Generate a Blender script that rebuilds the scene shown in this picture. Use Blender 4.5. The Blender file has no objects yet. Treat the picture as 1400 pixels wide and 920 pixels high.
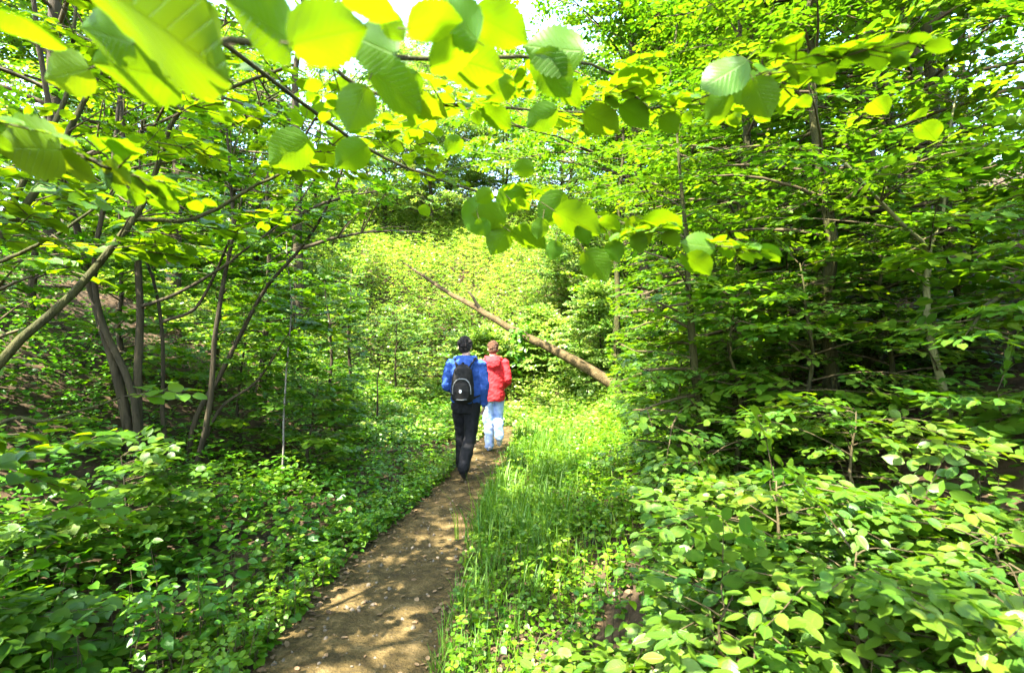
import bpy, bmesh, math, random
import numpy as np
from mathutils import Vector, Matrix, Euler

random.seed(7)
rng = np.random.default_rng(11)
C = bpy.context.scene.collection
PI = math.pi

# ------------------------------------------------------------------ camera
LENS, PITCH, EYE = 18.0, math.radians(1.5), 1.6
FPX = 1400 * LENS / 36.0
scene = bpy.context.scene
cam_d = bpy.data.cameras.new('camera')
cam = bpy.data.objects.new('camera', cam_d)
C.objects.link(cam)
cam.location = (0, 0, EYE)
cam.rotation_euler = (PI / 2 + PITCH, 0, 0)
cam_d.lens, cam_d.sensor_width = LENS, 36.0
cam_d.clip_start, cam_d.clip_end = 0.05, 500
cam_d.dof.use_dof = True
cam_d.dof.focus_distance = 5.5
cam_d.dof.aperture_fstop = 3.5
scene.camera = cam


def at(px, py, d):
    """A point seen at photo pixel (px, py), d metres ahead of the camera."""
    a, b = (px - 700) / FPX, (460 - py) / FPX
    v = np.array([a, math.cos(PITCH) - b * math.sin(PITCH), math.sin(PITCH) + b * math.cos(PITCH)])
    return np.array([0, 0, EYE]) + v * (d / v[1])


# ------------------------------------------------------------------ noise and terrain
def vnoise(x, y, seed=0):
    x = np.asarray(x, float); y = np.asarray(y, float)
    xi, yi = np.floor(x), np.floor(y)
    fx, fy = x - xi, y - yi
    fx, fy = fx * fx * (3 - 2 * fx), fy * fy * (3 - 2 * fy)

    def h(a, b):
        s = np.sin(a * 127.1 + b * 311.7 + seed * 74.7) * 43758.5453
        return s - np.floor(s)
    return (h(xi, yi) * (1 - fx) + h(xi + 1, yi) * fx) * (1 - fy) + (h(xi, yi + 1) * (1 - fx) + h(xi + 1, yi + 1) * fx) * fy


def sstep(a, b, x):
    t = np.clip((np.asarray(x, float) - a) / (b - a), 0, 1)
    return t * t * (3 - 2 * t)


PY = [-12, 0, 2.5, 3.7, 5.0, 6.2, 8.2, 10, 14, 20, 30, 60]
PX = [-1.2, -0.95, -0.83, -0.80, -0.66, -0.53, -0.33, -0.14, -0.1, 0.2, 1.0, 1.0]
PW = [0.42, 0.42, 0.43, 0.42, 0.34, 0.28, 0.27, 0.27, 0.27, 0.3, 0.3, 0.3]
def path_x(y): return np.interp(y, PY, PX)
def path_w(y): return np.interp(y, PY, PW)


def ground_z(x, y):
    x = np.asarray(x, float); y = np.asarray(y, float)
    u = x - path_x(y)
    r = np.maximum(0, u - 1.0)
    hr = 0.62 * r * r / (r + 0.9)
    hr = 6.5 * np.tanh(hr / 6.5)
    l = np.maximum(0, -u - 1.5)
    hl = 0.72 * l * l / (l + 1.6)
    hl = 5.0 * np.tanh(hl / 5.0)
    far = np.maximum(0, y - 11.8 - .25 * np.abs(x - .5) * (x < .5))
    far = .74 * far * far / (far + 2.0)
    far = 13.0 * np.tanh(far / 13.0)
    hr = hr * (1 - .5 * sstep(12, 20, y)); hl = hl * (1 - .5 * sstep(12, 20, y))
    off = sstep(0.6, 1.3, np.abs(u))
    bump = (vnoise(x * 0.9, y * 0.9, 3) - 0.5) * 0.22 + (vnoise(x * 2.7, y * 2.7, 5) - 0.5) * 0.09
    return hr + hl + far + off * bump


def gz(x, y): return float(ground_z(x, y))


# ------------------------------------------------------------------ sun and where its light reaches
SUN = np.array([-0.36, -0.38, 0.85]); SUN /= np.linalg.norm(SUN)
SPOTS = []     # openings in the canopy: (x, y, rx, ry) where the beam meets the level of the path


def spot(px, py, d, rx, ry):
    p = at(px, py, d)
    g = p - SUN * (p[2] / SUN[2])
    SPOTS.append((g[0], g[1], rx * 1.25, ry * 1.3))


for a in ((1040, 675, 2.3, .20, .26), (1075, 700, 2.1, .14, .16), (1275, 735, 1.9, .18, .22), (1130, 650, 2.4, .12, .12),
          (1380, 740, 1.7, .16, .2), (668, 536, 7.9, .11, .15), (640, 555, 6.3, .05, .05),
          (550, 830, 3.15, .14, .07), (560, 850, 3.0, .10, .05), (520, 797, 3.5, .13, .05), (600, 805, 3.4, .10, .04),
          (535, 883, 2.75, .12, .07), (440, 905, 2.6, .15, .06), (630, 730, 4.4, .12, .06), (595, 740, 4.2, .09, .04), (610, 712, 4.7, .12, .06),
          (790, 775, 3.75, .13, .1), (640, 625, 7.6, .2, .25)):
    spot(*a)


SHADE = []     # places that stay in shade
for a in ((672, 540, 8.0, .5, .45), (640, 560, 6.4, .45, .35)):
    spot(*a); SHADE.append(SPOTS.pop())


def shaded(P):
    """True where a leaf of the high canopy stays, False where the canopy is open and the sun comes through."""
    g = P - SUN[None, :] * (P[:, 2] / SUN[2])[:, None]
    x, y = g[:, 0], g[:, 1]
    u = x - path_x(y)
    T = np.full(len(x), 0.10)
    T = np.where(u > 0.4, 0.18, T)
    T = np.where((u > 0.2) & (u < 2.6) & (y > 4.4), 0.52, T)
    T = np.where((u > 2.4) & (y > 3.0), 0.20, T)
    T = np.where((u > 4.6) & (y > 3.0) & (y < 10), 0.08, T)
    T = np.where((u < -0.5) & (y < 7.5), 0.34, T)
    T = np.where((u < -1.2) & (y > 5.2), 0.82, np.where((u < -2.0) & (y > 4.0), 0.62, T))
    T = np.where((np.abs(u) < .5) & (y < 6.5), 0.03, T)
    T = np.maximum(T, 0.86 * sstep(7.0, 9.0, y + 0.10 * u) * (u < 1.7))
    T = np.where((u > .5) & (u < 3.6) & (y < 3.3) & (y > .8), 0.93, T)
    n = 0.55 * vnoise(x * 1.7, y * 1.7, 21) + 0.45 * vnoise(x * 4.6, y * 4.6, 22)
    n = np.where(u < -.5, .35 * vnoise(x * 2.3, y * 2.3, 23) + .65 * vnoise(x * 6.5, y * 6.5, 24), n)
    # share of the area below a level of n, roughly normal
    z = (n - 0.5) / 0.16
    cdf = 1 / (1 + np.exp(-1.7 * z))
    keep = cdf > T
    for sx, sy, rx, ry in SPOTS:
        q = ((x - sx) / rx) ** 2 + ((y - sy) / ry) ** 2
        keep &= q > 1 + 0.5 * (vnoise(x * 14, y * 14, 9) - .5)
    for sx, sy, rx, ry in SHADE:
        keep |= (((x - sx) / rx) ** 2 + ((y - sy) / ry) ** 2 < 1) & ~in_beam(P)
    return keep


def in_beam(P):
    """True where one of the sunbeams passes."""
    g = P - SUN[None, :] * (P[:, 2] / SUN[2])[:, None]
    hit = np.zeros(len(P), bool)
    for sx, sy, rx, ry in SPOTS:
        hit |= ((g[:, 0] - sx) / rx) ** 2 + ((g[:, 1] - sy) / ry) ** 2 < .9
    return hit & (P[:, 2] - ground_z(P[:, 0], P[:, 1]) > 1.25)


def open_way(P):
    """True for leaves that hang in the open way along the path (walkers keep it free)."""
    x, y, z = P.T
    u = x - path_x(y)
    way = (np.abs(u) < 0.5) & (z < 2.1) & (y < 10)
    glade = (y < 11.5) & (y > 0.2) & (x > -0.27 * y - 0.15) & (x < 0.165 * y + 0.22) & (z < 1.75 + 0.26 * y) & (z > ground_z(x, y) + 0.35)
    return way | glade


# ------------------------------------------------------------------ materials
def nodes(m):
    m.use_nodes = True
    nt = m.node_tree
    nt.nodes.clear()
    return nt, nt.nodes, nt.links


def leaf_mat(name, dark, light, tdark, tlight, veins=False, rough=0.42, trans=0.5):
    m = bpy.data.materials.new(name)
    nt, N, L = nodes(m)
    out = N.new('ShaderNodeOutputMaterial')
    at_ = N.new('ShaderNodeAttribute'); at_.attribute_name = 'tint'
    def mix(c1, c2):
        x = N.new('ShaderNodeValToRGB'); e = x.color_ramp.elements
        e[0].color = (*c1, 1); e[1].position = .94; e[1].color = (*c2, 1)
        y = e.new(1.0); y.color = (c2[0] * 1.16, c2[1] * 1.0, c2[2] * 1.3, 1)       # a few turning leaves
        z = e.new(.25); z.color = (c1[0] * .9 + c2[0] * .05, c1[1] * .8 + c2[1] * .2, c1[2] * 2.2, 1)
        L.new(at_.outputs['Fac'], x.inputs[0]); return x.outputs[0]
    col, tcol = mix(dark, light), mix(tdark, tlight)
    pr = N.new('ShaderNodeBsdfPrincipled')
    pr.inputs['Roughness'].default_value = rough
    pr.inputs['IOR'].default_value = 1.45; pr.inputs['Specular IOR Level'].default_value = .42
    tr = N.new('ShaderNodeBsdfTranslucent')
    if veins:
        uv = N.new('ShaderNodeUVMap'); uv.uv_map = 'UVMap'
        sep = N.new('ShaderNodeSeparateXYZ'); L.new(uv.outputs[0], sep.inputs[0])
        ab = N.new('ShaderNodeMath'); ab.operation = 'ABSOLUTE'; L.new(sep.outputs['Y'], ab.inputs[0])
        s1 = N.new('ShaderNodeMath'); s1.operation = 'MULTIPLY_ADD'       # u*8.5 - |v|*7
        L.new(ab.outputs[0], s1.inputs[0]); s1.inputs[1].default_value = -7.5
        s2 = N.new('ShaderNodeMath'); s2.operation = 'MULTIPLY'; L.new(sep.outputs['X'], s2.inputs[0]); s2.inputs[1].default_value = 9.0
        L.new(s2.outputs[0], s1.inputs[2])
        fr = N.new('ShaderNodeMath'); fr.operation = 'PINGPONG'; L.new(s1.outputs[0], fr.inputs[0]); fr.inputs[1].default_value = 0.5
        r1 = N.new('ShaderNodeMapRange'); r1.inputs[1].default_value = 0.0; r1.inputs[2].default_value = 0.13; r1.inputs[3].default_value = 1; r1.inputs[4].default_value = 0
        L.new(fr.outputs[0], r1.inputs[0])
        r2 = N.new('ShaderNodeMapRange'); r2.inputs[1].default_value = 0.006; r2.inputs[2].default_value = 0.022; r2.inputs[3].default_value = 1; r2.inputs[4].default_value = 0
        L.new(ab.outputs[0], r2.inputs[0])
        mx = N.new('ShaderNodeMath'); mx.operation = 'MAXIMUM'; L.new(r1.outputs[0], mx.inputs[0]); L.new(r2.outputs[0], mx.inputs[1])
        sc = N.new('ShaderNodeMath'); sc.operation = 'MULTIPLY'; L.new(mx.outputs[0], sc.inputs[0]); sc.inputs[1].default_value = 0.55
        nz = N.new('ShaderNodeTexNoise'); nz.inputs['Scale'].default_value = 60; 
        for kind in (0, 1):
            x = N.new('ShaderNodeMix'); x.data_type = 'RGBA'; L.new(sc.outputs[0], x.inputs[0])
            if kind == 0:
                L.new(col, x.inputs[6]); x.inputs[7].default_value = (light[0] * 1.6, light[1] * 1.4, light[2] * 2, 1); col = x.outputs[2]
            else:
                L.new(tcol, x.inputs[6]); x.inputs[7].default_value = (tdark[0] * .6, tdark[1] * .55, tdark[2], 1); tcol = x.outputs[2]
        bp = N.new('ShaderNodeBump'); bp.inputs['Strength'].default_value = 0.35; bp.inputs['Distance'].default_value = 0.002; bp.invert = True
        L.new(mx.outputs[0], bp.inputs['Height']); L.new(bp.outputs[0], pr.inputs['Normal'])
    L.new(col, pr.inputs['Base Color']); L.new(tcol, tr.inputs['Color'])
    ms = N.new('ShaderNodeMixShader'); ms.inputs[0].default_value = trans
    L.new(pr.outputs[0], ms.inputs[1]); L.new(tr.outputs[0], ms.inputs[2]); L.new(ms.outputs[0], out.inputs[0])
    return m


def rough_mat(name, c1, c2, scale=6.0, rough=0.9, bump=0.3, c3=None, stretch=(1, 1, 1), spec=0.2, coord='Object', dist=0.02):
    m = bpy.data.materials.new(name)
    nt, N, L = nodes(m)
    out = N.new('ShaderNodeOutputMaterial'); pr = N.new('ShaderNodeBsdfPrincipled')
    pr.inputs['Roughness'].default_value = rough; pr.inputs['Specular IOR Level'].default_value = spec
    tc = N.new('ShaderNodeTexCoord'); mp = N.new('ShaderNodeMapping'); mp.inputs['Scale'].default_value = stretch
    L.new(tc.outputs[coord], mp.inputs[0])
    n1 = N.new('ShaderNodeTexNoise'); n1.inputs['Scale'].default_value = scale; n1.inputs['Detail'].default_value = 8; n1.inputs['Roughness'].default_value = 0.65
    L.new(mp.outputs[0], n1.inputs['Vector'])
    cr = N.new('ShaderNodeValToRGB'); L.new(n1.outputs['Fac'], cr.inputs[0])
    e = cr.color_ramp.elements
    e[0].position, e[1].position = 0.32, 0.68
    e[0].color, e[1].color = (*c1, 1), (*c2, 1)
    if c3:
        x = e.new(0.5); x.color = (*c3, 1)
    L.new(cr.outputs[0], pr.inputs['Base Color'])
    n2 = N.new('ShaderNodeTexNoise'); n2.inputs['Scale'].default_value = scale * 4; n2.inputs['Detail'].default_value = 5
    L.new(mp.outputs[0], n2.inputs['Vector'])
    ad = N.new('ShaderNodeMath'); ad.operation = 'ADD'; L.new(n1.outputs['Fac'], ad.inputs[0]); L.new(n2.outputs['Fac'], ad.inputs[1])
    b = N.new('ShaderNodeBump'); b.inputs['Strength'].default_value = bump; b.inputs['Distance'].default_value = dist
    L.new(ad.outputs[0], b.inputs['Height']); L.new(b.outputs[0], pr.inputs['Normal'])
    L.new(pr.outputs[0], out.inputs[0])
    return m


M = {}
M['hazel'] = leaf_mat('hazel_leaf', (.045, .105, .003), (.100, .170, .006), (0.0744, 0.1922, 0.00124), (0.1612, 0.2666, 0.00186), rough=.44)
M['hazel_near'] = leaf_mat('hazel_leaf_veined', (.04, .115, .002), (.080, .17, .003), (0.135, 0.235, 0.0006), (0.18, 0.275, 0.0012), veins=True, rough=.42, trans=.55)
M['beech'] = leaf_mat('beech_leaf', (.030, .092, .005), (.098, .165, .010), (0.0744, 0.1798, 0.00124), (0.1612, 0.2542, 0.00248), veins=True, rough=.38)
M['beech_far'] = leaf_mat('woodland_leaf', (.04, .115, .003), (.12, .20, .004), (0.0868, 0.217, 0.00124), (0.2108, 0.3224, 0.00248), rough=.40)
M['glade'] = leaf_mat('glade_leaf_painted_sun', (.07, .15, .008), (.20, .27, .045), (0.1116, 0.2356, 0.00372), (0.248, 0.3472, 0.0248), rough=.36)  # leaf colour paled to paint in the strong sun of the glade
M['canopy'] = leaf_mat('canopy_leaf', (.03, .09, .003), (.07, .14, .004), (0.0682, 0.186, 0.00124), (0.1488, 0.2604, 0.00186), rough=.45)
M['cover'] = leaf_mat('nettle_leaf', (.038, .118, .002), (.095, .18, .003), (0.0434, 0.1736, 0.00124), (0.124, 0.2604, 0.00186), rough=.42, trans=.4)
M['grass'] = leaf_mat('grass_blade', (.05, .13, .004), (.115, .20, .008), (0.0806, 0.1984, 0.00186), (0.1736, 0.2852, 0.00372), rough=.5, trans=.4)
M['bark'] = rough_mat('bark_brown', (.018, .014, .006), (.058, .044, .020), 9, .92, .6, stretch=(1, 1, .25))
M['bark_green'] = rough_mat('bark_mossy', (.016, .014, .004), (.052, .044, .013), 10, .9, .8, stretch=(1, 1, .3), c3=(.036, .036, .007))
M['bark_young'] = rough_mat('young_green_bark', (.055, .058, .016), (.14, .135, .045), 10, .8, .3, stretch=(1, 1, .3))
M['bark_grey'] = rough_mat('bark_pale', (.10, .085, .065), (.26, .22, .17), 8, .9, .4, stretch=(1, 1, .3))
M['twig'] = rough_mat('twig_bark', (.035, .027, .010), (.085, .064, .025), 20, .8, .2)
M['soil'] = rough_mat('woodland_soil', (.020, .013, .006), (.075, .045, .020), 5, .95, .6, c3=(.040, .026, .011))
M['path'] = rough_mat('trodden_earth', (.026, .017, .004), (.120, .080, .028), 7, .95, .9, c3=(.056, .037, .009), dist=.03)
M['litter'] = rough_mat('dry_leaf', (.06, .034, .014), (.19, .12, .058), 3, .8, .1)
M['stone'] = rough_mat('pebble', (.06, .048, .030), (.15, .12, .08), 9, .85, .3)


# ------------------------------------------------------------------ mesh building with arrays
class Geo:
    """Gathers vertices and faces of one mesh."""
    def __init__(s): s.v, s.f, s.mi, s.tint, s.uv, s.n = [], [], [], [], [], 0

    def add(s, verts, quads, mi=0, tint=None, uv=None):
        verts = np.asarray(verts, np.float32).reshape(-1, 3)
        quads = np.asarray(quads, np.int64)
        s.v.append(verts); s.f.append(quads + s.n); s.n += len(verts)
        s.mi.append(np.full(len(quads), mi, np.int32))
        s.tint.append(np.full(len(verts), .5, np.float32) if tint is None else np.asarray(tint, np.float32))
        s.uv.append(np.zeros((len(verts), 2), np.float32) if uv is None else np.asarray(uv, np.float32))

    def build(s, name, mats, origin=(0, 0, 0), parent=None, smooth=True, uv=False):
        me = bpy.data.meshes.new(name)
        if s.v:
            v = np.concatenate(s.v) - np.asarray(origin, np.float32); f = np.concatenate(s.f)
            me.vertices.add(len(v)); me.vertices.foreach_set('co', v.ravel())
            k = f.shape[1]
            me.loops.add(f.size); me.loops.foreach_set('vertex_index', f.ravel().astype(np.int32))
            me.polygons.add(len(f)); me.polygons.foreach_set('loop_start', np.arange(0, f.size, k, dtype=np.int32))
            me.polygons.foreach_set('material_index', np.concatenate(s.mi))
            me.polygons.foreach_set('use_smooth', np.full(len(f), smooth))
            a = me.attributes.new('tint', 'FLOAT', 'POINT'); a.data.foreach_set('value', np.concatenate(s.tint))
            if uv:
                u = me.uv_layers.new(name='UVMap'); u.data.foreach_set('uv', np.concatenate(s.uv)[f.ravel()].ravel())
            me.update(calc_edges=True)
        for m in mats: me.materials.append(m)
        o = bpy.data.objects.new(name, me); C.objects.link(o)
        if parent is not None: o.parent = parent
        return o


def tube(geo, pts, rad, sides=7, mi=0, knobs=0.0, cap=True):
    pts = np.asarray(pts, float); rad = np.broadcast_to(np.asarray(rad, float), (len(pts),)).copy()
    if cap:
        pts = np.vstack([pts, pts[-1] + (pts[-1] - pts[-2]) * 1e-3]); rad = np.append(rad, rad[-1] * .02)
    t = np.gradient(pts, axis=0); t /= np.linalg.norm(t, axis=1)[:, None] + 1e-9
    ref = np.array([0, 0, 1.0]) if abs(t[0, 2]) < .9 else np.array([1.0, 0, 0])
    a = np.cross(t[0], ref); a /= np.linalg.norm(a)
    rows = []
    ang = np.linspace(0, 2 * PI, sides, endpoint=False)
    for i in range(len(pts)):
        a = a - t[i] * np.dot(a, t[i]); a /= np.linalg.norm(a) + 1e-9
        b = np.cross(t[i], a)
        r = rad[i] * (1 + knobs * (np.random.default_rng(i * 13 + sides).random(sides) - .5))
        rows.append(pts[i] + np.outer(np.cos(ang) * r, a) + np.outer(np.sin(ang) * r, b))
    v = np.concatenate(rows)
    q = []
    for i in range(len(pts) - 1):
        for j in range(sides):
            k = (j + 1) % sides
            q.append((i * sides + j, i * sides + k, (i + 1) * sides + k, (i + 1) * sides + j))
    geo.add(v, q, mi)


def curve_pts(ctrl, n=24, wob=0.0, seed=0):
    """A smooth line through control points (Catmull-Rom)."""
    c = np.asarray(ctrl, float)
    c = np.vstack([2 * c[0] - c[1], c, 2 * c[-1] - c[-2]])
    segs = len(c) - 3
    out = []
    for t in np.linspace(0, segs, n):
        i = min(int(t), segs - 1); f = t - i
        p0, p1, p2, p3 = c[i:i + 4]
        out.append(.5 * (2 * p1 + (p2 - p0) * f + (2 * p0 - 5 * p1 + 4 * p2 - p3) * f * f + (3 * p1 - p0 - 3 * p2 + p3) * f ** 3))
    out = np.array(out)
    if wob:
        r = np.random.default_rng(seed)
        w = r.normal(0, wob, out.shape); w = (w + np.roll(w, 1, 0) + np.roll(w, -1, 0)) / 3; w[0] = 0
        out += w
    return out


# leaf blanks: u along the leaf, v across, w out of its plane
def leaf_blank(stations, cross, width, serr=0.0, tip=1.0, fold=.18, curl=.18, power=.72, skew=.85):
    us = np.linspace(0, 1, stations)
    vs = np.linspace(-1, 1, cross)
    V, UV = [], []
    for i, u in enumerate(us):
        w = width * max(math.sin(PI * min(u, 1) ** skew), 0) ** power
        if u > .8: w *= 1 - .35 * tip * ((u - .8) / .2) ** .8
        w = max(w, .012)
        for v in vs:
            ww = w * (1 + (serr if i % 2 else -serr) * (abs(v) > .9))
            z = fold * abs(v) * w - curl * u * u * .5 + .03 * math.sin(u * 9) * abs(v)
            uu = u + (-.05 * abs(v) * (1 if u < .25 else 0))
            V.append((uu, v * ww, z)); UV.append((u, v * ww))
    Q = []
    for i in range(stations - 1):
        for j in range(cross - 1):
            a = i * cross + j
            Q.append((a, a + 1, a + cross + 1, a + cross))
    return np.array(V), np.array(Q), np.array(UV)


T_NEAR = leaf_blank(21, 5, .44, serr=.05, tip=1.0, fold=.22, curl=.25, power=.62)
T_HAZEL = leaf_blank(7, 3, .41, tip=.9, fold=.20, curl=.25, power=.62)
T_BEECH = leaf_blank(7, 3, .31, tip=.7, fold=.20, curl=.22)
T_NETTLE = leaf_blank(6, 3, .30, tip=1.0, fold=.25, curl=.35, skew=.7)
def _small(w):
    V = np.array([(0, 0, 0), (1, 0, -.10), (.28, -w * .9, .07), (.68, -w * .8, .03), (.28, w * .9, .07), (.68, w * .8, .03)], float)
    return V, np.array([(0, 2, 3, 1), (0, 1, 5, 4)]), V[:, :2].copy()
T_SMALL = _small(.38)
T_SLIM = _small(.28)


def add_leaves(geo, P, D, N, S, blank, mi=0, tint=None, wide=None):
    """Many leaves at once: base points P, directions D, upper sides N, lengths S."""
    if len(P) == 0: return
    V, Q, UV = blank
    D = D / (np.linalg.norm(D, axis=1)[:, None] + 1e-9)
    B = np.cross(N, D); B /= np.linalg.norm(B, axis=1)[:, None] + 1e-9
    N = np.cross(D, B)
    S = np.asarray(S)
    W = S if wide is None else S * wide
    n, k = len(P), len(V)
    X = P[:, None, :] + D[:, None, :] * (V[None, :, 0:1] * S[:, None, None]) + B[:, None, :] * (V[None, :, 1:2] * W[:, None, None]) + N[:, None, :] * (V[None, :, 2:3] * S[:, None, None])
    F = Q[None, :, :] + (np.arange(n) * k)[:, None, None]
    t = rng.random(n) if tint is None else tint
    geo.add(X.reshape(-1, 3), F.reshape(-1, 4), mi, np.repeat(np.clip(t, 0, 1), k), np.tile(UV, (n, 1)))


# sprays: flat leafy twigs, the unit all crowns are made of
def spray_proto(r, leaf, n_main, sub=True, flat=.22, angle=52):
    P, D, N, S, tw = [], [], [], [], []
    step = leaf * .62
    L = n_main * step
    def run(o, ang, length, n, base):
        ca, sa = math.cos(ang), math.sin(ang)
        pts = []
        for k in range(n + 1):
            x = length * (k + .3) / (n + .3)
            z = -.10 * x * x / max(L, .1) + r.normal(0, .006)
            p = o + np.array([ca * x, sa * x, z])
            pts.append(p)
            if k < base: continue
            s = 1 if (k % 2) else -1
            al = ang + s * math.radians(angle + r.normal(0, 13))
            if k == n: al = ang + r.normal(0, .2)
            P.append(p); D.append((math.cos(al), math.sin(al), r.normal(-.16, .2)))
            N.append((r.normal(0, flat), r.normal(0, flat), 1))
            S.append(leaf * (r.uniform(.72, 1.12) if k > 0 else .7) * (.8 if k == n else 1))
        return pts
    tw.append(run(np.zeros(3), 0, L, n_main, 1))
    if sub:
        s = 1
        for f in np.arange(.18, .85, .15):
            s = -s
            o = np.array([L * f, 0, -.1 * (L * f) ** 2 / L])
            m = max(2, int(n_main * (.62 - .45 * f) + r.integers(0, 2)))
            tw.append(run(o, s * math.radians(r.uniform(38, 58)), m * step, m, 1))
    return dict(P=np.array(P), D=np.array(D), N=np.array(N), S=np.array(S), tw=[np.array(t) for t in tw], L=L)


def protos(leaf, n, count=6, **k):
    return [spray_proto(np.random.default_rng(100 + i + int(leaf * 1e4)), leaf, n, **k) for i in range(count)]


SP_HAZEL = protos(.088, 5, angle=58, flat=.3)
SP_BEECH = protos(.068, 7)
SP_SMALL = protos(.075, 7, flat=.34)
SP_FAR = protos(.085, 6, flat=.62)
SP_CANOPY = protos(.105, 6, flat=.4)


def props(o, label, cat, group=None, kind=None):
    if label: o['label'] = label
    if cat: o['category'] = cat
    if group: o['group'] = group
    if kind: o['kind'] = kind
    return o


def root(name, loc, label, cat, group=None):
    o = bpy.data.objects.new(name, None); C.objects.link(o)
    o.location = loc; o.empty_display_size = .2
    return props(o, label, cat, group)


class Plant:
    """A tree, shrub or sapling: wooden parts of their own and one crown of sprays."""
    def __init__(s, name, label, cat, base, group=None, seed=0):
        s.base = np.asarray(base, float); s.root = root(name, s.base, label, cat, group)
        s.r = np.random.default_rng(seed); s.crown = Geo(); s.sprays = []; s.mat_bark = M['bark']

    def wood(s, name, pts, rad, sides=7, mat=None, knobs=.12):
        g = Geo(); tube(g, pts, rad, sides, 0, knobs)
        return g.build(name, [mat or s.mat_bark], s.base, s.root)

    def twig(s, pts, rad, sides=4):
        tube(s.crown, pts, rad, sides, 1)

    def spray(s, pos, d, sc=1.0, up=(0, 0, 1)):
        s.sprays.append((np.asarray(pos, float), np.asarray(d, float), np.asarray(up, float), sc))

    def finish(s, sp, blank, leafmat, carve=False, twigs=True, tint=(.5, .28), uv=False, cut_way=True, extra=None, face=0.0):
        AP, AD, AN, AS, AT = [], [], [], [], []
        for pos, d, up, sc in s.sprays:
            p = sp[s.r.integers(len(sp))]
            X = d / (np.linalg.norm(d) + 1e-9)
            up = up + s.r.normal(0, .16, 3)
            Y = np.cross(up, X); Y /= np.linalg.norm(Y) + 1e-9
            if s.r.random() < .5: fl = -1.0
            else: fl = 1.0
            Z = np.cross(X, Y)
            R = np.stack([X, Y * fl, Z])
            P = p['P'] * sc @ R + pos
            keep = np.ones(len(P), bool)
            if carve:
                hi = P[:, 2] - ground_z(P[:, 0], P[:, 1]) > 2.6
                keep &= ~hi | shaded(P)
            keep &= ~in_beam(P)
            if cut_way: keep &= ~open_way(P)
            keep &= np.linalg.norm(P - np.array([0, 0, EYE]), axis=1) > .55
            if not keep.any(): continue
            AP.append(P[keep]); AD.append((p['D'] @ R)[keep]); AN.append((p['N'] @ R)[keep] + face * (SUN * .8 + np.array([0, -.55, 0])) + s.r.normal(0, .3 * face, (keep.sum(), 3))); AS.append((p['S'] * sc)[keep])
            AT.append(np.clip(s.r.normal(tint[0], tint[1] * .6) + s.r.normal(0, tint[1] * .6, keep.sum()), 0, 1))
            if twigs and keep.mean() > .6:
                for t in (p['tw'] if twigs == 'all' else p['tw'][:1]):
                    w = t * sc @ R + pos
                    w = w[[0, len(w) // 2, len(w) - 1]]
                    tube(s.crown, w, [.0035 * sc, .0026 * sc, .0012 * sc], 3, 1, cap=False)
        if AP:
            add_leaves(s.crown, np.concatenate(AP), np.concatenate(AD), np.concatenate(AN), np.concatenate(AS), blank, 0, np.concatenate(AT))
        if extra: extra(s.crown)
        return s.crown.build('crown', [leafmat, M['twig']], s.base, s.root, uv=uv)


def limb_sprays(pl, pts, sc, start=.25, gap=.22, spread=.9, flatten=.35, face=0.0):
    """Sprays left and right along a limb and one at its end."""
    r = pl.r
    L = np.linalg.norm(np.diff(pts, axis=0), axis=1); cum = np.append(0, np.cumsum(L)); tot = cum[-1]
    s = 1
    x = tot * start
    while x < tot:
        i = min(np.searchsorted(cum, x) - 1, len(pts) - 2); i = max(i, 0)
        f = (x - cum[i]) / max(L[i], 1e-6)
        p = pts[i] + (pts[i + 1] - pts[i]) * f
        d = pts[i + 1] - pts[i]; d = d / (np.linalg.norm(d) + 1e-9)
        side = np.cross(d, (0, 0, 1)); side /= np.linalg.norm(side) + 1e-9
        s = -s
        q = d * r.uniform(.35, .8) + side * s * spread * r.uniform(.6, 1.1)
        q[2] = q[2] * flatten + r.normal(-.02, .10 + .5 * max(0, flatten - .4))
        pl.spray(p, q, sc * r.uniform(.62, 1.25))
        x += gap * r.uniform(.7, 1.3)
    d = pts[-1] - pts[-2]; d = d / (np.linalg.norm(d) + 1e-9); d[2] *= flatten
    pl.spray(pts[-1], d, sc)


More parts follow.
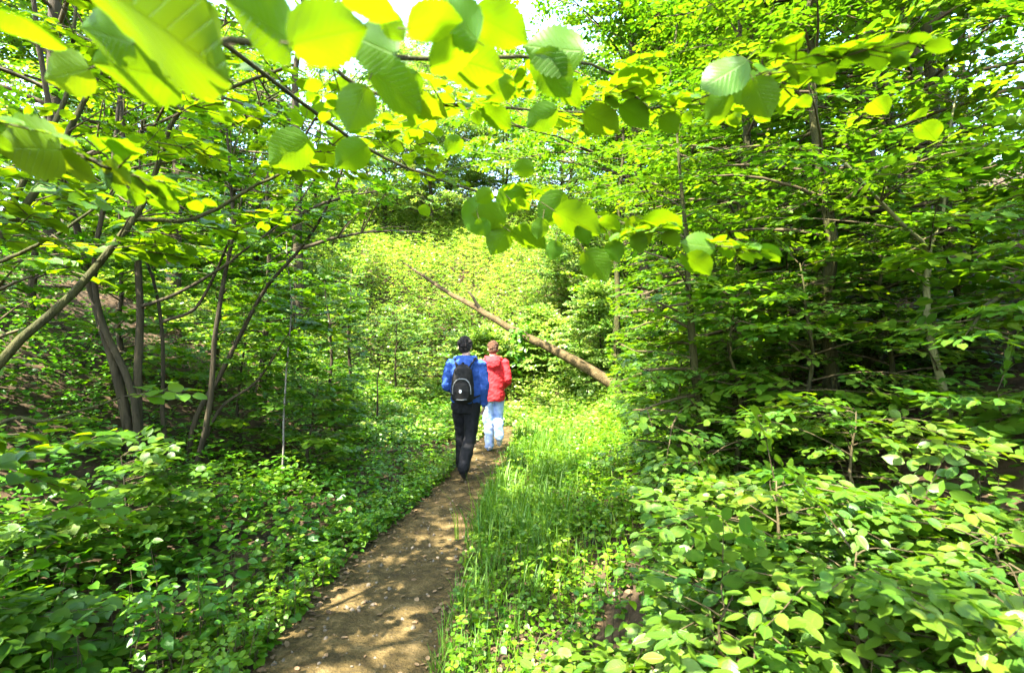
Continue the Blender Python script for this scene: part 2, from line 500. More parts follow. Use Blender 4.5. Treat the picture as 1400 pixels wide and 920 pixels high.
def grow(name, label, cat, x, y, h, R, group=None, seed=0, sp=None, blank=None, leafmat=None, bark=None, lean=(0, 0), r0=None,
         n_limb=14, t0=.15, elev=18, gap=.24, sc=1.0, carve=False, limb_parts=0, toward=None, profile=1.0, sub=0, twigs=True, tint=(.5, .28),
         uv=False, sides=6, z=None, cut_way=True, top=True, droop=.22, flatten=.35, face=0.0):
    base = np.array([x, y, (gz(x, y) if z is None else z) - .06])
    pl = Plant(name, label, cat, base, group, seed); r = pl.r
    pl.mat_bark = bark or M['bark']
    r0 = r0 or .008 + .011 * h
    n = 10
    t = np.linspace(0, 1, n)
    trunk = np.stack([lean[0] * t ** 1.4, lean[1] * t ** 1.4, h * t], 1) + base
    w = np.cumsum(r.normal(0, .016 * h ** .8, (n, 2)), 0); w -= w[0]
    trunk[:, :2] += w * .8
    pl.wood('trunk', trunk, r0 * (1 - .82 * t) * (1 + .25 * np.exp(-t * 18)), sides, pl.mat_bark)
    az = r.uniform(0, 2 * PI)
    for k in range(n_limb):
        tt = t0 + (1 - t0) * (k + r.uniform(.1, .9)) / n_limb
        p0 = np.array([np.interp(tt, t, trunk[:, i]) for i in range(3)])
        az += 2.4 + r.normal(0, .35)
        a = az
        if toward is not None and r.random() < .55: a = toward + r.normal(0, .7)
        env = (1 - ((tt - t0) / (1.02 - t0)) ** 1.6 * .78) * profile + (1 - profile) * math.sin(PI * min(1, .2 + .8 * tt))
        ln = R * env * r.uniform(.7, 1.15)
        e = math.radians(elev + 28 * (tt - .4) + r.normal(0, 9))
        q = np.linspace(0, 1, 5)
        pts = p0 + np.stack([np.cos(a + .25 * q * r.normal()) * ln * q * math.cos(e), np.sin(a + .25 * q * r.normal()) * ln * q * math.cos(e), ln * (q * math.sin(e) - droop * q * q)], 1)
        if cut_way:
            ok = ~open_way(pts)
            m = len(ok) if ok.all() else int(np.argmin(ok))
            if m < 2: continue
            pts, q = pts[:m], q[:m]; ln *= q[-1]
        lr = max(.004, r0 * (1 - .8 * tt) * .45)
        rad = lr * (1 - .75 * q)
        if k < limb_parts: pl.wood('limb', pts, rad, 5, pl.mat_bark)
        else: pl.twig(pts, rad, 4)
        limb_sprays(pl, pts, sc, .22, gap, .9, flatten)
        for j in range(sub):
            f = r.uniform(.3, .9); o = np.array([np.interp(f, q, pts[:, i]) for i in range(3)]) if len(q) > 2 else pts[-1]
            a2 = a + r.choice([-1, 1]) * r.uniform(.5, 1.2); l2 = ln * .5 * (1.1 - f * .5)
            q2 = np.linspace(0, 1, 3); e2 = e + r.normal(.1, .3)
            p2 = o + np.stack([np.cos(a2) * l2 * q2 * math.cos(e2), np.sin(a2) * l2 * q2 * math.cos(e2), l2 * (q2 * math.sin(e2) - .2 * q2 * q2)], 1)
            if cut_way and open_way(p2).any(): continue
            pl.twig(p2, lr * .5 * (1 - .7 * q2), 3)
            limb_sprays(pl, p2, sc, .2, gap, .9, flatten)
    if top: pl.spray(trunk[-1], (r.normal(), r.normal(), .8), sc)
    pl.finish(sp, blank, leafmat, carve, twigs, tint, uv, cut_way, None, face)
    return pl.root

EXPOSURE = 4.0; HAZE = 0.008
# ------------------------------------------------------------------ ground and path
def axis(lo, hi, fine_lo, fine_hi, fine, coarse):
    a = list(np.arange(fine_lo, fine_hi, fine)); s = fine; x = fine_hi
    while x < hi: a.append(x); s = min(s * 1.18, coarse); x += s
    a.append(hi); s = fine; x = fine_lo
    while x > lo: s = min(s * 1.18, coarse); x -= s; a.insert(0, max(x, lo))
    return np.unique(np.array(a))


xs, ys = axis(-70, 70, -7, 7, .11, 3.0), axis(-25, 110, .6, 13, .12, 3.0)
GX, GY = np.meshgrid(xs, ys)
GZ = ground_z(GX, GY)
g = Geo()
nx, ny = len(xs), len(ys)
idx = np.arange(nx * ny).reshape(ny, nx)
g.add(np.stack([GX, GY, GZ], -1).reshape(-1, 3), np.stack([idx[:-1, :-1], idx[:-1, 1:], idx[1:, 1:], idx[1:, :-1]], -1).reshape(-1, 4))
ground = g.build('ground', [M['soil']])
props(ground, 'dark woodland soil rising into a bank on either side of the path', 'ground', kind='structure')

yy = np.concatenate([np.arange(-2, 12, .07), np.arange(12, 12.4, .2)])
cs = np.linspace(-1, 1, 15)
U, Y = np.meshgrid(cs, yy)
wl = path_w(Y) * (1 + .30 * (vnoise(Y * 1.6, np.sign(U) * 3.1, 31) - .5) + .16 * (vnoise(Y * 6, np.sign(U) * 5.7, 32) - .5)) + .05
X = path_x(Y) + U * wl
Z = ground_z(X, Y) + .008 + (1 - np.abs(U) ** 4) * (.014 * (vnoise(X * 5, Y * 5, 33) - .3) + .01 * (vnoise(X * 17, Y * 17, 34) - .3)) * (Y < 12)
Z = np.maximum(Z, ground_z(X, Y) + .004)
g = Geo()
idx = np.arange(U.size).reshape(U.shape)
g.add(np.stack([X, Y, Z], -1).reshape(-1, 3), np.stack([idx[:-1, :-1], idx[:-1, 1:], idx[1:, 1:], idx[1:, :-1]], -1).reshape(-1, 4))
footpath = g.build('footpath', [M['path']])
props(footpath, 'narrow trodden earth footpath winding between green undergrowth', 'path', kind='structure')

# pebbles and dry leaves lying on the path and under the plants
g = Geo()
ico = bmesh.new(); bmesh.ops.create_cube(ico, size=2.0)
bmesh.ops.subdivide_edges(ico, edges=ico.edges[:], cuts=1, use_grid_fill=True)
iv = np.array([v.co for v in ico.verts]); iv /= np.linalg.norm(iv, axis=1)[:, None] ** .7
iq = np.array([[v.index for v in f.verts] for f in ico.faces]); ico.free()
for k in range(520):
    y = 2.0 + 9 * rng.random() ** 1.6
    x = path_x(y) + path_w(y) * rng.normal(0, .62)
    s = .004 + .010 * rng.random() ** 3 + (.010 if rng.random() < .02 else 0)
    R = np.array(Euler(rng.random(3) * 6).to_matrix())
    v = (iv * (1 + .25 * (rng.random((len(iv), 1)) - .5)) * np.array([s * 1.3, s, s * .6])) @ R.T
    g.add(v + np.array([x, y, gz(x, y) + .012]), iq)
props(g.build('gravel', [M['stone']]), 'small pebbles strewn over the trodden path', 'gravel', kind='stuff')

g = Geo()
n = 5200
y = 1.6 + 8.5 * rng.random(n) ** 1.3; x = path_x(y) + rng.normal(0, 1.0, n)
on = np.abs(x - path_x(y)) < path_w(y) * .8
k = ~on | (rng.random(n) < .13)
x, y = x[k], y[k]
x = np.append(x, -6.1 + rng.normal(0, .85, 2600)); y = np.append(y, 9.0 + rng.normal(0, .9, 2600))
P = np.stack([x, y, ground_z(x, y) + .022], 1); a = rng.random(len(x)) * 2 * PI
add_leaves(g, P, np.stack([np.cos(a), np.sin(a), rng.normal(0, .15, len(x))], 1), np.stack([rng.normal(0, .3, len(x)), rng.normal(0, .3, len(x)), np.ones(len(x))], 1), rng.uniform(.02, .05, len(x)), T_BEECH)
props(g.build('leaf_litter', [M['litter']]), 'brown dry leaves and husks lying along the path edges', 'leaf litter', kind='stuff')


# ------------------------------------------------------------------ ground cover
def herbs(name, label, cat, x, y, hmin, hmax, leaf, pairs, blank_near, blank_far, mat, far_d=6.0, whorl=5, mint=.45, flat=.45, stem=True, tall=None):
    g = Geo()
    n = len(x)
    z = ground_z(x, y); h = rng.uniform(hmin, hmax, n) * (1 if tall is None else tall); d = np.hypot(x, y)
    lx, ly = rng.normal(0, .12, n) * h, rng.normal(0, .12, n) * h
    tp = np.clip(rng.normal(mint, .2, n) + .35 * (vnoise(x * 1.1, y * 1.1, 41) - .5), 0, 1)
    for lev in range(pairs + 1):
        f = .35 + .65 * lev / pairs
        cnt = whorl if lev == pairs else 2
        a0 = rng.random(n) * 2 * PI if lev == 0 else a0 + PI / 2 + rng.normal(0, .2, n)
        for j in range(cnt):
            a = a0 + 2 * PI * j / cnt + rng.normal(0, .25, n)
            sl = rng.normal(-.12, .25, n) if lev < pairs else rng.normal(.1, .25, n)
            P = np.stack([x + lx * f, y + ly * f, z + h * f], 1)
            D = np.stack([np.cos(a), np.sin(a), sl], 1)
            P = P + D * (.15 * leaf)
            N = np.stack([rng.normal(0, flat, n), rng.normal(0, flat, n), np.ones(n)], 1)
            S = leaf * rng.uniform(.6, 1.15, n) * (1 - .25 * (lev == pairs))
            t = np.clip(tp + rng.normal(0, .16, n) + .12 * (f - .7), 0, 1)
            keep = rng.random(n) < .93
            for m, bl in ((d < far_d, blank_near), (d >= far_d, blank_far)):
                m = m & keep
                if m.any(): add_leaves(g, P[m], D[m], N[m], S[m], bl, 0, t[m])
    if stem:
        for i in np.nonzero(d < 3.8)[0]:
            tube(g, [(x[i], y[i], z[i] - .02), (x[i] + lx[i], y[i] + ly[i], z[i] + h[i])], [.003, .0018], 3, 1, cap=False)
    o = g.build(name, [mat, M['twig']])
    return props(o, label, cat, kind='stuff')


def scatter(n, xlo, xhi, ylo, yhi, dens=None):
    x = rng.uniform(xlo, xhi, n); y = ylo + (yhi - ylo) * rng.random(n)
    return x, y


# left: a knee-high carpet of broad dark leaves
x, y = scatter(11500, -13, 1, .9, 14)
u = x - path_x(y)
inv = (x > -1.25 * y - .8)
edge = path_w(y) + .03 + .16 * vnoise(y * 2.2, y * 0, 51)
k = (u < -edge) & inv & (((x + 6.1) / 1.5) ** 2 + ((y - 9.0) / 1.7) ** 2 > 1) & (rng.random(len(x)) < np.where(y < 6, 1.0, .75))
x, y, u = x[k], y[k], u[k]
low = (u > -edge[k] - .25)
herbs('undergrowth', 'low dark green leaf carpet of small plants along the left side of the path', 'undergrowth', x[~low], y[~low], .20, .46, .082, 3, T_NETTLE, T_SLIM, M['cover'], 5.0)
herbs('undergrowth', 'small leafy plants at the very edge of the path on its left', 'undergrowth', x[low], y[low], .08, .24, .058, 2, T_NETTLE, T_SLIM, M['cover'], 5.0, mint=.6)
# a denser edge near the camera
y = rng.uniform(1.7, 7.5, 900); x = path_x(y) - path_w(y) - .02 - rng.random(900) ** 1.5 * .5
herbs('undergrowth', 'pale small plants creeping over the left path edge in front', 'undergrowth', x, y, .06, .22, .05, 2, T_HAZEL, T_SMALL, M['cover'], 5.0, mint=.7)

# right: low creeping leaves by the path, taller further up the bank
x, y = scatter(9000, -.6, 6, 1.2, 9)
u = x - path_x(y)
k = (u > path_w(y) + .02 + .14 * vnoise(y * 2.4, y * 0 + 4, 52)) & (u < 2.6) & (x < 1.2 * y + .6) & (vnoise(x * 1.8, y * 1.8, 56) > .25)
x, y = x[k], y[k]
herbs('ground_cover', 'low mat of small light green leaves right of the path', 'ground cover', x, y, .04, .17, .043, 2, T_HAZEL, T_SMALL, M['cover'], 4.5, whorl=4, mint=.75)
x, y = scatter(8500, .3, 13, 1.2, 15)
u = x - path_x(y)
k = (u > np.where(y < 3.5, 1.0, 1.3)) & (x < 1.2 * y + .6) & (vnoise(x * 1.1, y * 1.1, 55) > np.where(y < 3.5, .1, .28))
x, y = x[k], y[k]
herbs('bank_undergrowth', 'loose leafy plants scattered up the shady right bank', 'undergrowth', x, y, .10, .34, .066, 2, T_NETTLE, T_SMALL, M['cover'], 4.5, mint=.6)
# far end of the glade
x, y = scatter(52000, -12, 13, 8.6, 34)
u = x - path_x(y)
k = (np.abs(u) > .3) | (y > 10.6)
x, y = x[k], y[k]
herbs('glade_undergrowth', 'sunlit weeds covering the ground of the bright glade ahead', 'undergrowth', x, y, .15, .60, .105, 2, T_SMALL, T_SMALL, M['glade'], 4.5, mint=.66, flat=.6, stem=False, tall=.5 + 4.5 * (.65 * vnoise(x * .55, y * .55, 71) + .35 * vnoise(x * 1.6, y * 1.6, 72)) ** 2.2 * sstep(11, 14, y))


def blades(name, label, x, y, hlo, hhi, mat, width=.006):
    g = Geo(); n = len(x)
    z = ground_z(x, y); h = rng.uniform(hlo, hhi, n); a = rng.random(n) * 2 * PI
    bend = rng.uniform(.15, .75, n) * h
    w = width * rng.uniform(.6, 1.3, n)
    sx, sy = -np.sin(a), np.cos(a)
    fr = np.array([0, .35, .7, 1.0])
    V = np.zeros((n, 8, 3))
    for i, f in enumerate(fr):
        cx = x + np.cos(a) * bend * f ** 2; cy = y + np.sin(a) * bend * f ** 2; cz = z + h * (f - .22 * f ** 3 * (bend / h))
        ww = w * (1 - f) ** .6 + .0004
        V[:, 2 * i] = np.stack([cx - sx * ww, cy - sy * ww, cz], 1)
        V[:, 2 * i + 1] = np.stack([cx + sx * ww, cy + sy * ww, cz], 1)
    Q = np.array([(0, 1, 3, 2), (2, 3, 5, 4), (4, 5, 7, 6)])
    F = Q[None] + (np.arange(n) * 8)[:, None, None]
    g.add(V.reshape(-1, 3), F.reshape(-1, 4), 0, np.repeat(np.clip(rng.normal(.5, .25, n), 0, 1), 8))
    return props(g.build(name, [mat]), label, 'grass', kind='stuff')


n = 26000
y = 3.2 + 12 * rng.random(n) ** 1.15
u = path_w(y) + .02 + np.abs(rng.normal(0, .62, n)) + .35 * sstep(6.5, 11, y) * rng.random(n) * 5
x = path_x(y) + u
dn = vnoise(x * 1.5, y * 1.1, 61) * .6 + vnoise(x * 4.3, y * 4.3, 62) * .4
k = (rng.random(n) < sstep(.34, .62, dn)) & (rng.random(n) < 1 - .8 * sstep(.9, 2.2, u) * (y < 8)) & (rng.random(n) < sstep(3.2, 4.8, y) + .12)
x, y = x[k], y[k]
blades('grass', 'bright fresh grass along the right side of the path', x, y, .08, .34, M['grass'], .0055)
# taller tufts beside the walkers
m = 48
cx = rng.uniform(0, 1, m); cy = rng.uniform(3.9, 9.5, m)
cx = path_x(cy) + .36 + cx * .95
nb = rng.integers(14, 44, m)
x = np.repeat(cx, nb) + rng.normal(0, .05, nb.sum()); y = np.repeat(cy, nb) + rng.normal(0, .05, nb.sum())
blades('grass', 'taller grass tufts on the right verge just beside the walkers', x, y, .18, .50, M['grass'], .0055)
# weeds between the grass
x, y = scatter(5200, -.4, 4.5, 3.6, 13)
u = x - path_x(y)
k = (u > path_w(y) + .04) & (u < 1.5 + .28 * y)
x, y = x[k], y[k]
herbs('verge_weeds', 'light green weeds growing between the grass of the right verge', 'weeds', x, y, .08, .30, .05, 2, T_NETTLE, T_SMALL, M['cover'], 4.5, mint=.85)
n = 2500
y = rng.uniform(1.9, 6, n); x = path_x(y) + path_w(y) + np.abs(rng.normal(0, .35, n))
blades('grass', 'short thin grass at the right path edge in front', x, y, .05, .17, M['grass'], .003)


# ------------------------------------------------------------------ hazels on the left, stem by stem
def P_(*a): return at(*a)


def stems_plant(name, label, cat, base, stems, seed, sp, blank, mat, bark, group=None, sc=1.0, gap=.24, start=.3, carve=True, uv=False, twigs=True, cut_way=True, tint=(.5, .28), branch_n=6, branch_l=.7, extra=None):
    pl = Plant(name, label, cat, base, group, seed); r = pl.r; pl.mat_bark = bark
    for nm, ctrl, r0, r1, bare in stems:
        pts = curve_pts(ctrl, 22, .006, seed + len(ctrl))
        t = np.linspace(0, 1, len(pts))
        pl.wood(nm, pts, r0 + (r1 - r0) * t, 8 if r0 > .015 else 6, bark)
        cum = np.append(0, np.cumsum(np.linalg.norm(np.diff(pts, axis=0), axis=1)))
        limb_sprays(pl, pts, sc, max(bare, .05), gap)
        for k in range(branch_n):
            f = r.uniform(max(bare, .12), .98) * cum[-1]
            i = min(max(np.searchsorted(cum, f) - 1, 0), len(pts) - 2)
            d = pts[i + 1] - pts[i]; d /= np.linalg.norm(d)
            a = r.uniform(0, 2 * PI)
            q = np.linspace(0, 1, 4); ln = branch_l * r.uniform(.5, 1.2)
            o = np.array([math.cos(a), math.sin(a), r.uniform(-.05, .5)]) + d * .4
            bp = pts[i] + np.outer(q * ln, o / np.linalg.norm(o)) + np.outer(q * q, (0, 0, -.12 * ln))
            pl.twig(bp, max(.003, (r0 + r1) * .18) * (1 - .7 * q), 4)
            limb_sprays(pl, bp, sc, .2, gap)
    pl.finish(sp, blank, mat, carve, twigs, tint, uv, cut_way, extra)
    return pl.root


b = np.array([-2.95, 1.95, gz(-2.95, 1.95) - .05])
stems_plant('hazel', 'nearest hazel with a bent mossy stem crossing the left edge of the view', 'tree', b, [
    ('stem', [b, P_(-30, 530, 2.15), P_(100, 400, 2.3), P_(185, 300, 2.5), P_(215, 225, 2.55), P_(246, 155, 2.55), P_(320, 120, 2.4), P_(400, 88, 2.2)], .022, .006, .55),
    ('limb', [P_(185, 300, 2.5), P_(270, 298, 2.6), P_(360, 250, 2.7), P_(420, 215, 2.8), P_(475, 192, 2.9)], .012, .004, .45),
    ('stem', [b + (-.12, .15, 0), P_(-60, 390, 2.5), P_(0, 325, 2.6), P_(60, 250, 2.7), P_(92, 180, 2.8), P_(130, 115, 2.9), P_(158, 50, 3.0), P_(170, -60, 3.1)], .024, .008, .45),
    ('stem', [b + (-.2, .05, 0), P_(-70, 330, 2.7), P_(0, 300, 2.8), P_(40, 235, 2.8), P_(82, 150, 2.85), P_(97, 90, 2.9), P_(108, -20, 3.0)], .022, .008, .45),
    ('limb', [P_(-40, 375, 2.4), P_(30, 345, 2.3), P_(110, 300, 2.3), P_(165, 255, 2.4)], .010, .004, .3),
    ('limb', [b + (.02, .03, .35), P_(-30, 598, 1.95), P_(70, 575, 2.0), P_(165, 543, 2.2)], .010, .004, .35),
], 3, SP_HAZEL, T_HAZEL, M['hazel_near'], M['bark_green'], uv=True, branch_n=4, twigs='all')

b = np.array([-3.68, 5.0, gz(-3.68, 5.0) - .05])
D = 5.0
stems_plant('hazel', 'many-stemmed hazel stool with dark crooked stems left of the walkers', 'tree', b, [
    ('stem', [b, P_(176, 600, D), P_(160, 510, D), P_(135, 430, D), P_(118, 370, D), P_(104, 310, D), P_(80, 220, 4.9), P_(60, 100, 4.8), P_(40, -60, 4.7)], .050, .018, .5),
    ('stem', [b + (.08, -.05, 0), P_(186, 560, 4.95), P_(165, 495, 4.95), P_(140, 440, 4.95), P_(128, 360, 4.9), P_(150, 240, 4.9), P_(165, 120, 4.9)], .038, .015, .5),
    ('stem', [b + (.1, .02, 0), P_(190, 610, D), P_(188, 500, D), P_(191, 420, D), P_(186, 330, D), P_(178, 280, D), P_(168, 200, D), P_(160, 60, D)], .044, .016, .5),
    ('limb', [P_(191, 420, D), P_(230, 406, 4.9), P_(290, 375, 4.9), P_(330, 345, 4.9), P_(392, 298, 4.9), P_(440, 230, 5.0)], .020, .006, .45),
    ('limb', [P_(222, 440, 5.0), P_(268, 420, 5.0), P_(300, 362, 5.0), P_(322, 300, 5.0), P_(350, 210, 5.0)], .018, .006, .4),
    ('stem', [b + (.55, .1, 0), P_(286, 560, D), P_(293, 470, D), P_(305, 390, D), P_(318, 310, D), P_(312, 215, D), P_(300, 100, D)], .030, .010, .55),
    ('stem', [b + (.2, .25, 0), P_(222, 570, 5.3), P_(224, 470, 5.3), P_(210, 385, 5.3), P_(195, 330, 5.3), P_(190, 180, 5.3)], .024, .009, .5),
], 5, SP_HAZEL, T_HAZEL, M['hazel'], M['bark'], branch_n=6, branch_l=.9, gap=.27, start=.3)

b = np.array([-3.48, 5.5, gz(-3.48, 5.5) - .05])
stems_plant('hazel', 'slanting dark hazel stem leaning right over the undergrowth', 'tree', b, [
    ('stem', [b, P_(268, 570, 5.5), P_(300, 515, 5.5), P_(335, 445, 5.5), P_(366, 390, 5.5), P_(415, 335, 5.5), P_(455, 265, 5.4), P_(480, 190, 5.3)], .032, .010, .6),
    ('stem', [b + (.05, .1, 0), P_(300, 560, 5.6), P_(352, 520, 5.6), P_(395, 455, 5.6), P_(425, 420, 5.7)], .020, .006, .5),
], 8, SP_HAZEL, T_HAZEL, M['hazel'], M['bark'], branch_n=8, branch_l=.8, gap=.26)

b = np.array([-2.5, 5.6, gz(-2.5, 5.6) - .05])
stems_plant('sapling', 'thin pale sapling stem catching the sun at the middle of the undergrowth', 'sapling', b, [
    ('stem', [b, P_(388, 585, 5.6), P_(392, 500, 5.6), P_(398, 420, 5.6), P_(392, 330, 5.6)], .012, .005, .3)], 9, SP_BEECH, T_BEECH, M['beech'], M['bark_grey'], branch_n=8, branch_l=.5, uv=True)

# thin right-hand sapling whose bare green stem stands in front of the bank
b = np.array([at(1314, 690, 3.1)[0], 3.1, 0]); b[2] = gz(b[0], b[1]) - .05
stems_plant('sapling', 'slim green-stemmed sapling standing in front of the dark right bank', 'sapling', b, [
    ('stem', [b, P_(1311, 655, 3.1), P_(1303, 590, 3.1), P_(1288, 535, 3.1), P_(1272, 465, 3.1), P_(1268, 390, 3.1), P_(1270, 345, 3.1), P_(1235, 310, 3.0), P_(1190, 265, 2.9), P_(1155, 225, 2.8)], .030, .007, .38),
    ('limb', [P_(1270, 350, 3.1), P_(1290, 290, 3.2), P_(1296, 200, 3.2), P_(1310, 120, 3.3)], .012, .005, .2),
], 10, SP_BEECH, T_BEECH, M['beech'], M['bark_young'], branch_n=11, branch_l=.65, uv=True, gap=.2, twigs=True)


# ------------------------------------------------------------------ the tree whose twigs hang over the viewer
LEAVES = [  # base pixel, tip pixel, distance, roll
    ((100, -40), (335, 100), .50, .15), ((395, 62), (300, -20), .55, .0), ((400, 60), (500, 35), .52, -.2), ((236, 108), (122, 78), .66, .2), ((228, 78), (316, 124), .64, -.1),
    ((500, 120), (470, 188), .84, .1), ((505, 95), (592, 160), .9, .2), ((598, 74), (704, 100), .95, .0), ((730, 78), (790, 138), 1.02, .1), ((795, 70), (705, 66), 1.0, .9),
    ((1030, 110), (1056, 168), 1.05, -.1), ((1000, 128), (958, 170), 1.08, .1), ((1020, 84), (948, 132), 1.0, 1.0), ((1040, 128), (985, 108), 1.1, .5),
    ((729, 230), (688, 232), 1.5, .3), ((630, 190), (598, 218), 1.6, .2), ((938, 350), (988, 384), 1.3, .1), ((976, 338), (908, 330), 1.3, .8),
    ((690, 300), (625, 285), 1.45, .2), ((695, 310), (658, 366), 1.5, .0), ((640, 275), (690, 345), 1.5, -.2), ((700, 318), (772, 345), 1.45, .3), ((760, 290), (850, 330), 1.35, .1),
    ((800, 345), (846, 402), 1.35, .0), ((860, 300), (905, 345), 1.35, .3), ((715, 260), (660, 300), 1.5, .1), ((575, 282), (592, 302), 2.2, 0), ((770, 265), (725, 330), 1.45, .0), ((880, 300), (960, 318), 1.3, .4),
    ((560, 40), (640, 20), .7, .2), ((650, 55), (600, -5), .75, 0), ((650, 20), (735, 60), .75, .1), ((470, 5), (560, 22), .6, .5), ((540, 75), (470, 45), .75, .7), ((800, 155), (870, 190), 1.3, .1), ((850, 145), (905, 185), 1.3, .2),
    ((905, 160), (938, 190), 1.3, 0), ((760, 150), (700, 185), 1.4, .3), ((830, 120), (905, 110), 1.25, .5), ((560, 140), (640, 165), 1.3, .3), ((660, 150), (720, 185), 1.35, .2),
    ((0, 40), (110, 60), .6, .5), ((80, 205), (-10, 200), .9, .7), ((75, 215), (145, 250), .95, .2), ((140, 225), (188, 255), 1.0, .0), ((20, 215), (75, 232), .95, .8), ((590, 90), (660, 60), .8, .2), ((300, 60), (240, 10), .5, .1),
    ((672, 262), (640, 282), 1.37, .3), ((742, 300), (730, 340), 1.37, .0), ((790, 310), (812, 345), 1.37, .2), ((820, 300), (862, 318), 1.37, .4), ((836, 330), (850, 372), 1.37, -.2),
    ((700, 275), (738, 290), 1.37, .5), ((655, 300), (672, 335), 1.37, .1), ((910, 318), (935, 345), 1.3, .1), ((760, 330), (752, 368), 1.37, .2), ((870, 320), (880, 358), 1.33, .0),
    ((640, 100), (690, 128), 1.0, .1), ((700, 110), (660, 140), 1.1, .2), ((760, 110), (800, 150), 1.1, .4), ((570, 100), (545, 140), .95, .3), ((440, 20), (490, 48), .7, .2), ((520, 20), (560, 60), .72, .1),
    ((1192, 140), (1224, 160), 1.6, .0), ((1240, 165), (1275, 150), 1.7, .3), ((1260, 170), (1290, 200), 1.8, .1),
    ((420, 190), (345, 240), 1.6, .4), ((500, 200), (440, 240), 1.7, .3), ((120, 95), (60, 110), .8, .6), ((180, 60), (110, 35), .6, .5)]


def hang_leaves(geo):
    P, D, N, S = [], [], [], []
    for (bx, by), (tx, ty), d, roll in LEAVES:
        p, q = at(bx, by, d), at(tx, ty, d * 1.03)
        q = p + (q - p) * (.66 if d > 1.27 else .86 if d > .53 else 1)
        v = (p + q) / 2 - np.array([0, 0, EYE]); v /= np.linalg.norm(v)
        ax = (q - p) / np.linalg.norm(q - p)
        n = v + np.array([0, 0, .85]); n /= np.linalg.norm(n)
        s = np.cross(ax, n)
        n = n * math.cos(roll) + s * math.sin(roll)
        P.append(p); D.append(ax); N.append(n); S.append(np.linalg.norm(q - p))
    add_leaves(geo, np.array(P), np.array(D), np.array(N), np.array(S), T_NEAR, 0, np.clip(rng.normal(.6, .25, len(P)), 0, 1))
    for (bx, by), (tx, ty), d, roll in LEAVES:
        p, q = at(bx, by, d), at(tx, ty, d * 1.03)
        tube(geo, [p - (q - p) * .22 + np.array([0, .01, .012]), p], [.0011, .0009], 4, 1, cap=False)


b = np.array([-1.45, -.95, gz(-1.45, -.95) - .05])
stems_plant('hazel', 'hazel whose large backlit leaves hang across the top of the view', 'tree', b, [
    ('stem', [b, (-1.42, -.9, 1.0), (-1.3, -.75, 2.0), (-1.15, -.6, 3.0), (-1.0, -.4, 4.2)], .05, .02, .75),
    ('limb', [(-1.3, -.75, 2.0), (-.9, -.1, 2.15), P_(150, 10, .62), P_(310, 62, .75), P_(480, 75, .88), P_(720, 78, 1.05), P_(830, 100, 1.25), P_(900, 150, 1.35), P_(1030, 108, 1.1)], .008, .002, .75),
    ('limb', [(-1.2, -.65, 2.6), (-.8, .3, 2.55), P_(420, 60, 1.2), P_(540, 135, 1.3), P_(700, 148, 1.42), P_(800, 152, 1.4), P_(850, 148, 1.35)], .008, .002, .72),
    ('limb', [(-1.2, -.65, 2.5), (-.9, .6, 2.4), P_(480, 190, 1.9), P_(600, 245, 2.0), P_(700, 275, 1.75), P_(800, 290, 1.55), P_(950, 330, 1.35)], .008, .002, .70),
    ('limb', [(-1.35, -.8, 1.9), (-1.2, .1, 2.0), P_(0, 180, .95), P_(80, 205, .95), P_(150, 230, 1.0)], .008, .003, .7),
], 14, SP_HAZEL, T_NEAR, M['hazel_near'], M['bark_green'], uv=True, branch_n=1, branch_l=.3, gap=.24, carve=True, cut_way=False, twigs='all', sc=.62, extra=hang_leaves)


# ------------------------------------------------------------------ the rest of the wood: (photo column, distance, height, reach, label)
def col(px, d): return (px - 700) / FPX * d


beech = dict(sp=SP_BEECH, blank=T_BEECH, leafmat=M['beech'], bark=M['bark_green'], uv=True)
small = dict(sp=SP_SMALL, blank=T_BEECH, leafmat=M['beech'], bark=M['twig'], uv=True)
far = dict(sp=SP_FAR, blank=T_SMALL, leafmat=M['beech_far'], bark=M['bark'], twigs=False)
tall = dict(sp=SP_CANOPY, blank=T_SMALL, leafmat=M['canopy'], bark=M['bark'], twigs=False, carve=True)

FRONT = [
    (905, 1.62, .62, .34, 'knee-high beech seedling with a few large leaves beside the path in front'),
    (985, 1.95, .85, .50, 'leafy beech seedling with glossy sunlit top tiers, left end of the front thicket'),
    (1065, 2.25, 1.0, .55, 'beech seedling whose upper leaves shine white in the sun'),
    (1075, 1.55, .62, .42, 'small beech seedling over a dark hollow at the bottom of the view'),
    (1170, 1.85, .85, .50, 'spreading beech seedling at the middle of the front thicket'),
    (1262, 2.15, .82, .55, 'beech seedling with white glinting leaves near the slim green stem'),
    (1360, 1.85, .72, .48, 'beech seedling at the right end of the front thicket'),
    (1215, 1.42, .60, .36, 'low beech seedling in the bottom right part of the thicket'),
    (1395, 1.45, .68, .36, 'beech seedling filling the bottom right corner'),
    (1160, 2.7, 1.05, .60, 'beech seedling behind the front thicket, against the bank foot'),
    (985, 2.75, .8, .50, 'beech seedling on the verge between grass and front thicket'),
    (1365, 2.7, .75, .5, 'beech seedling just right of the slim green stem'),
    (840, 2.1, .42, .28, 'shin-high seedling among the creeping leaves right of the path'),
]
for i, (px, d, h, R, lab) in enumerate(FRONT):
    grow('beech_seedling', lab, 'sapling', col(px, d), d, h * (.46 if 1220 < px < 1400 and d > 1.5 else .70), R, 'beech seedlings in the front right thicket', 200 + i, n_limb=12, t0=.30, elev=14, gap=.13, sc=1.0, profile=.8, tint=(.62, .25), **small)

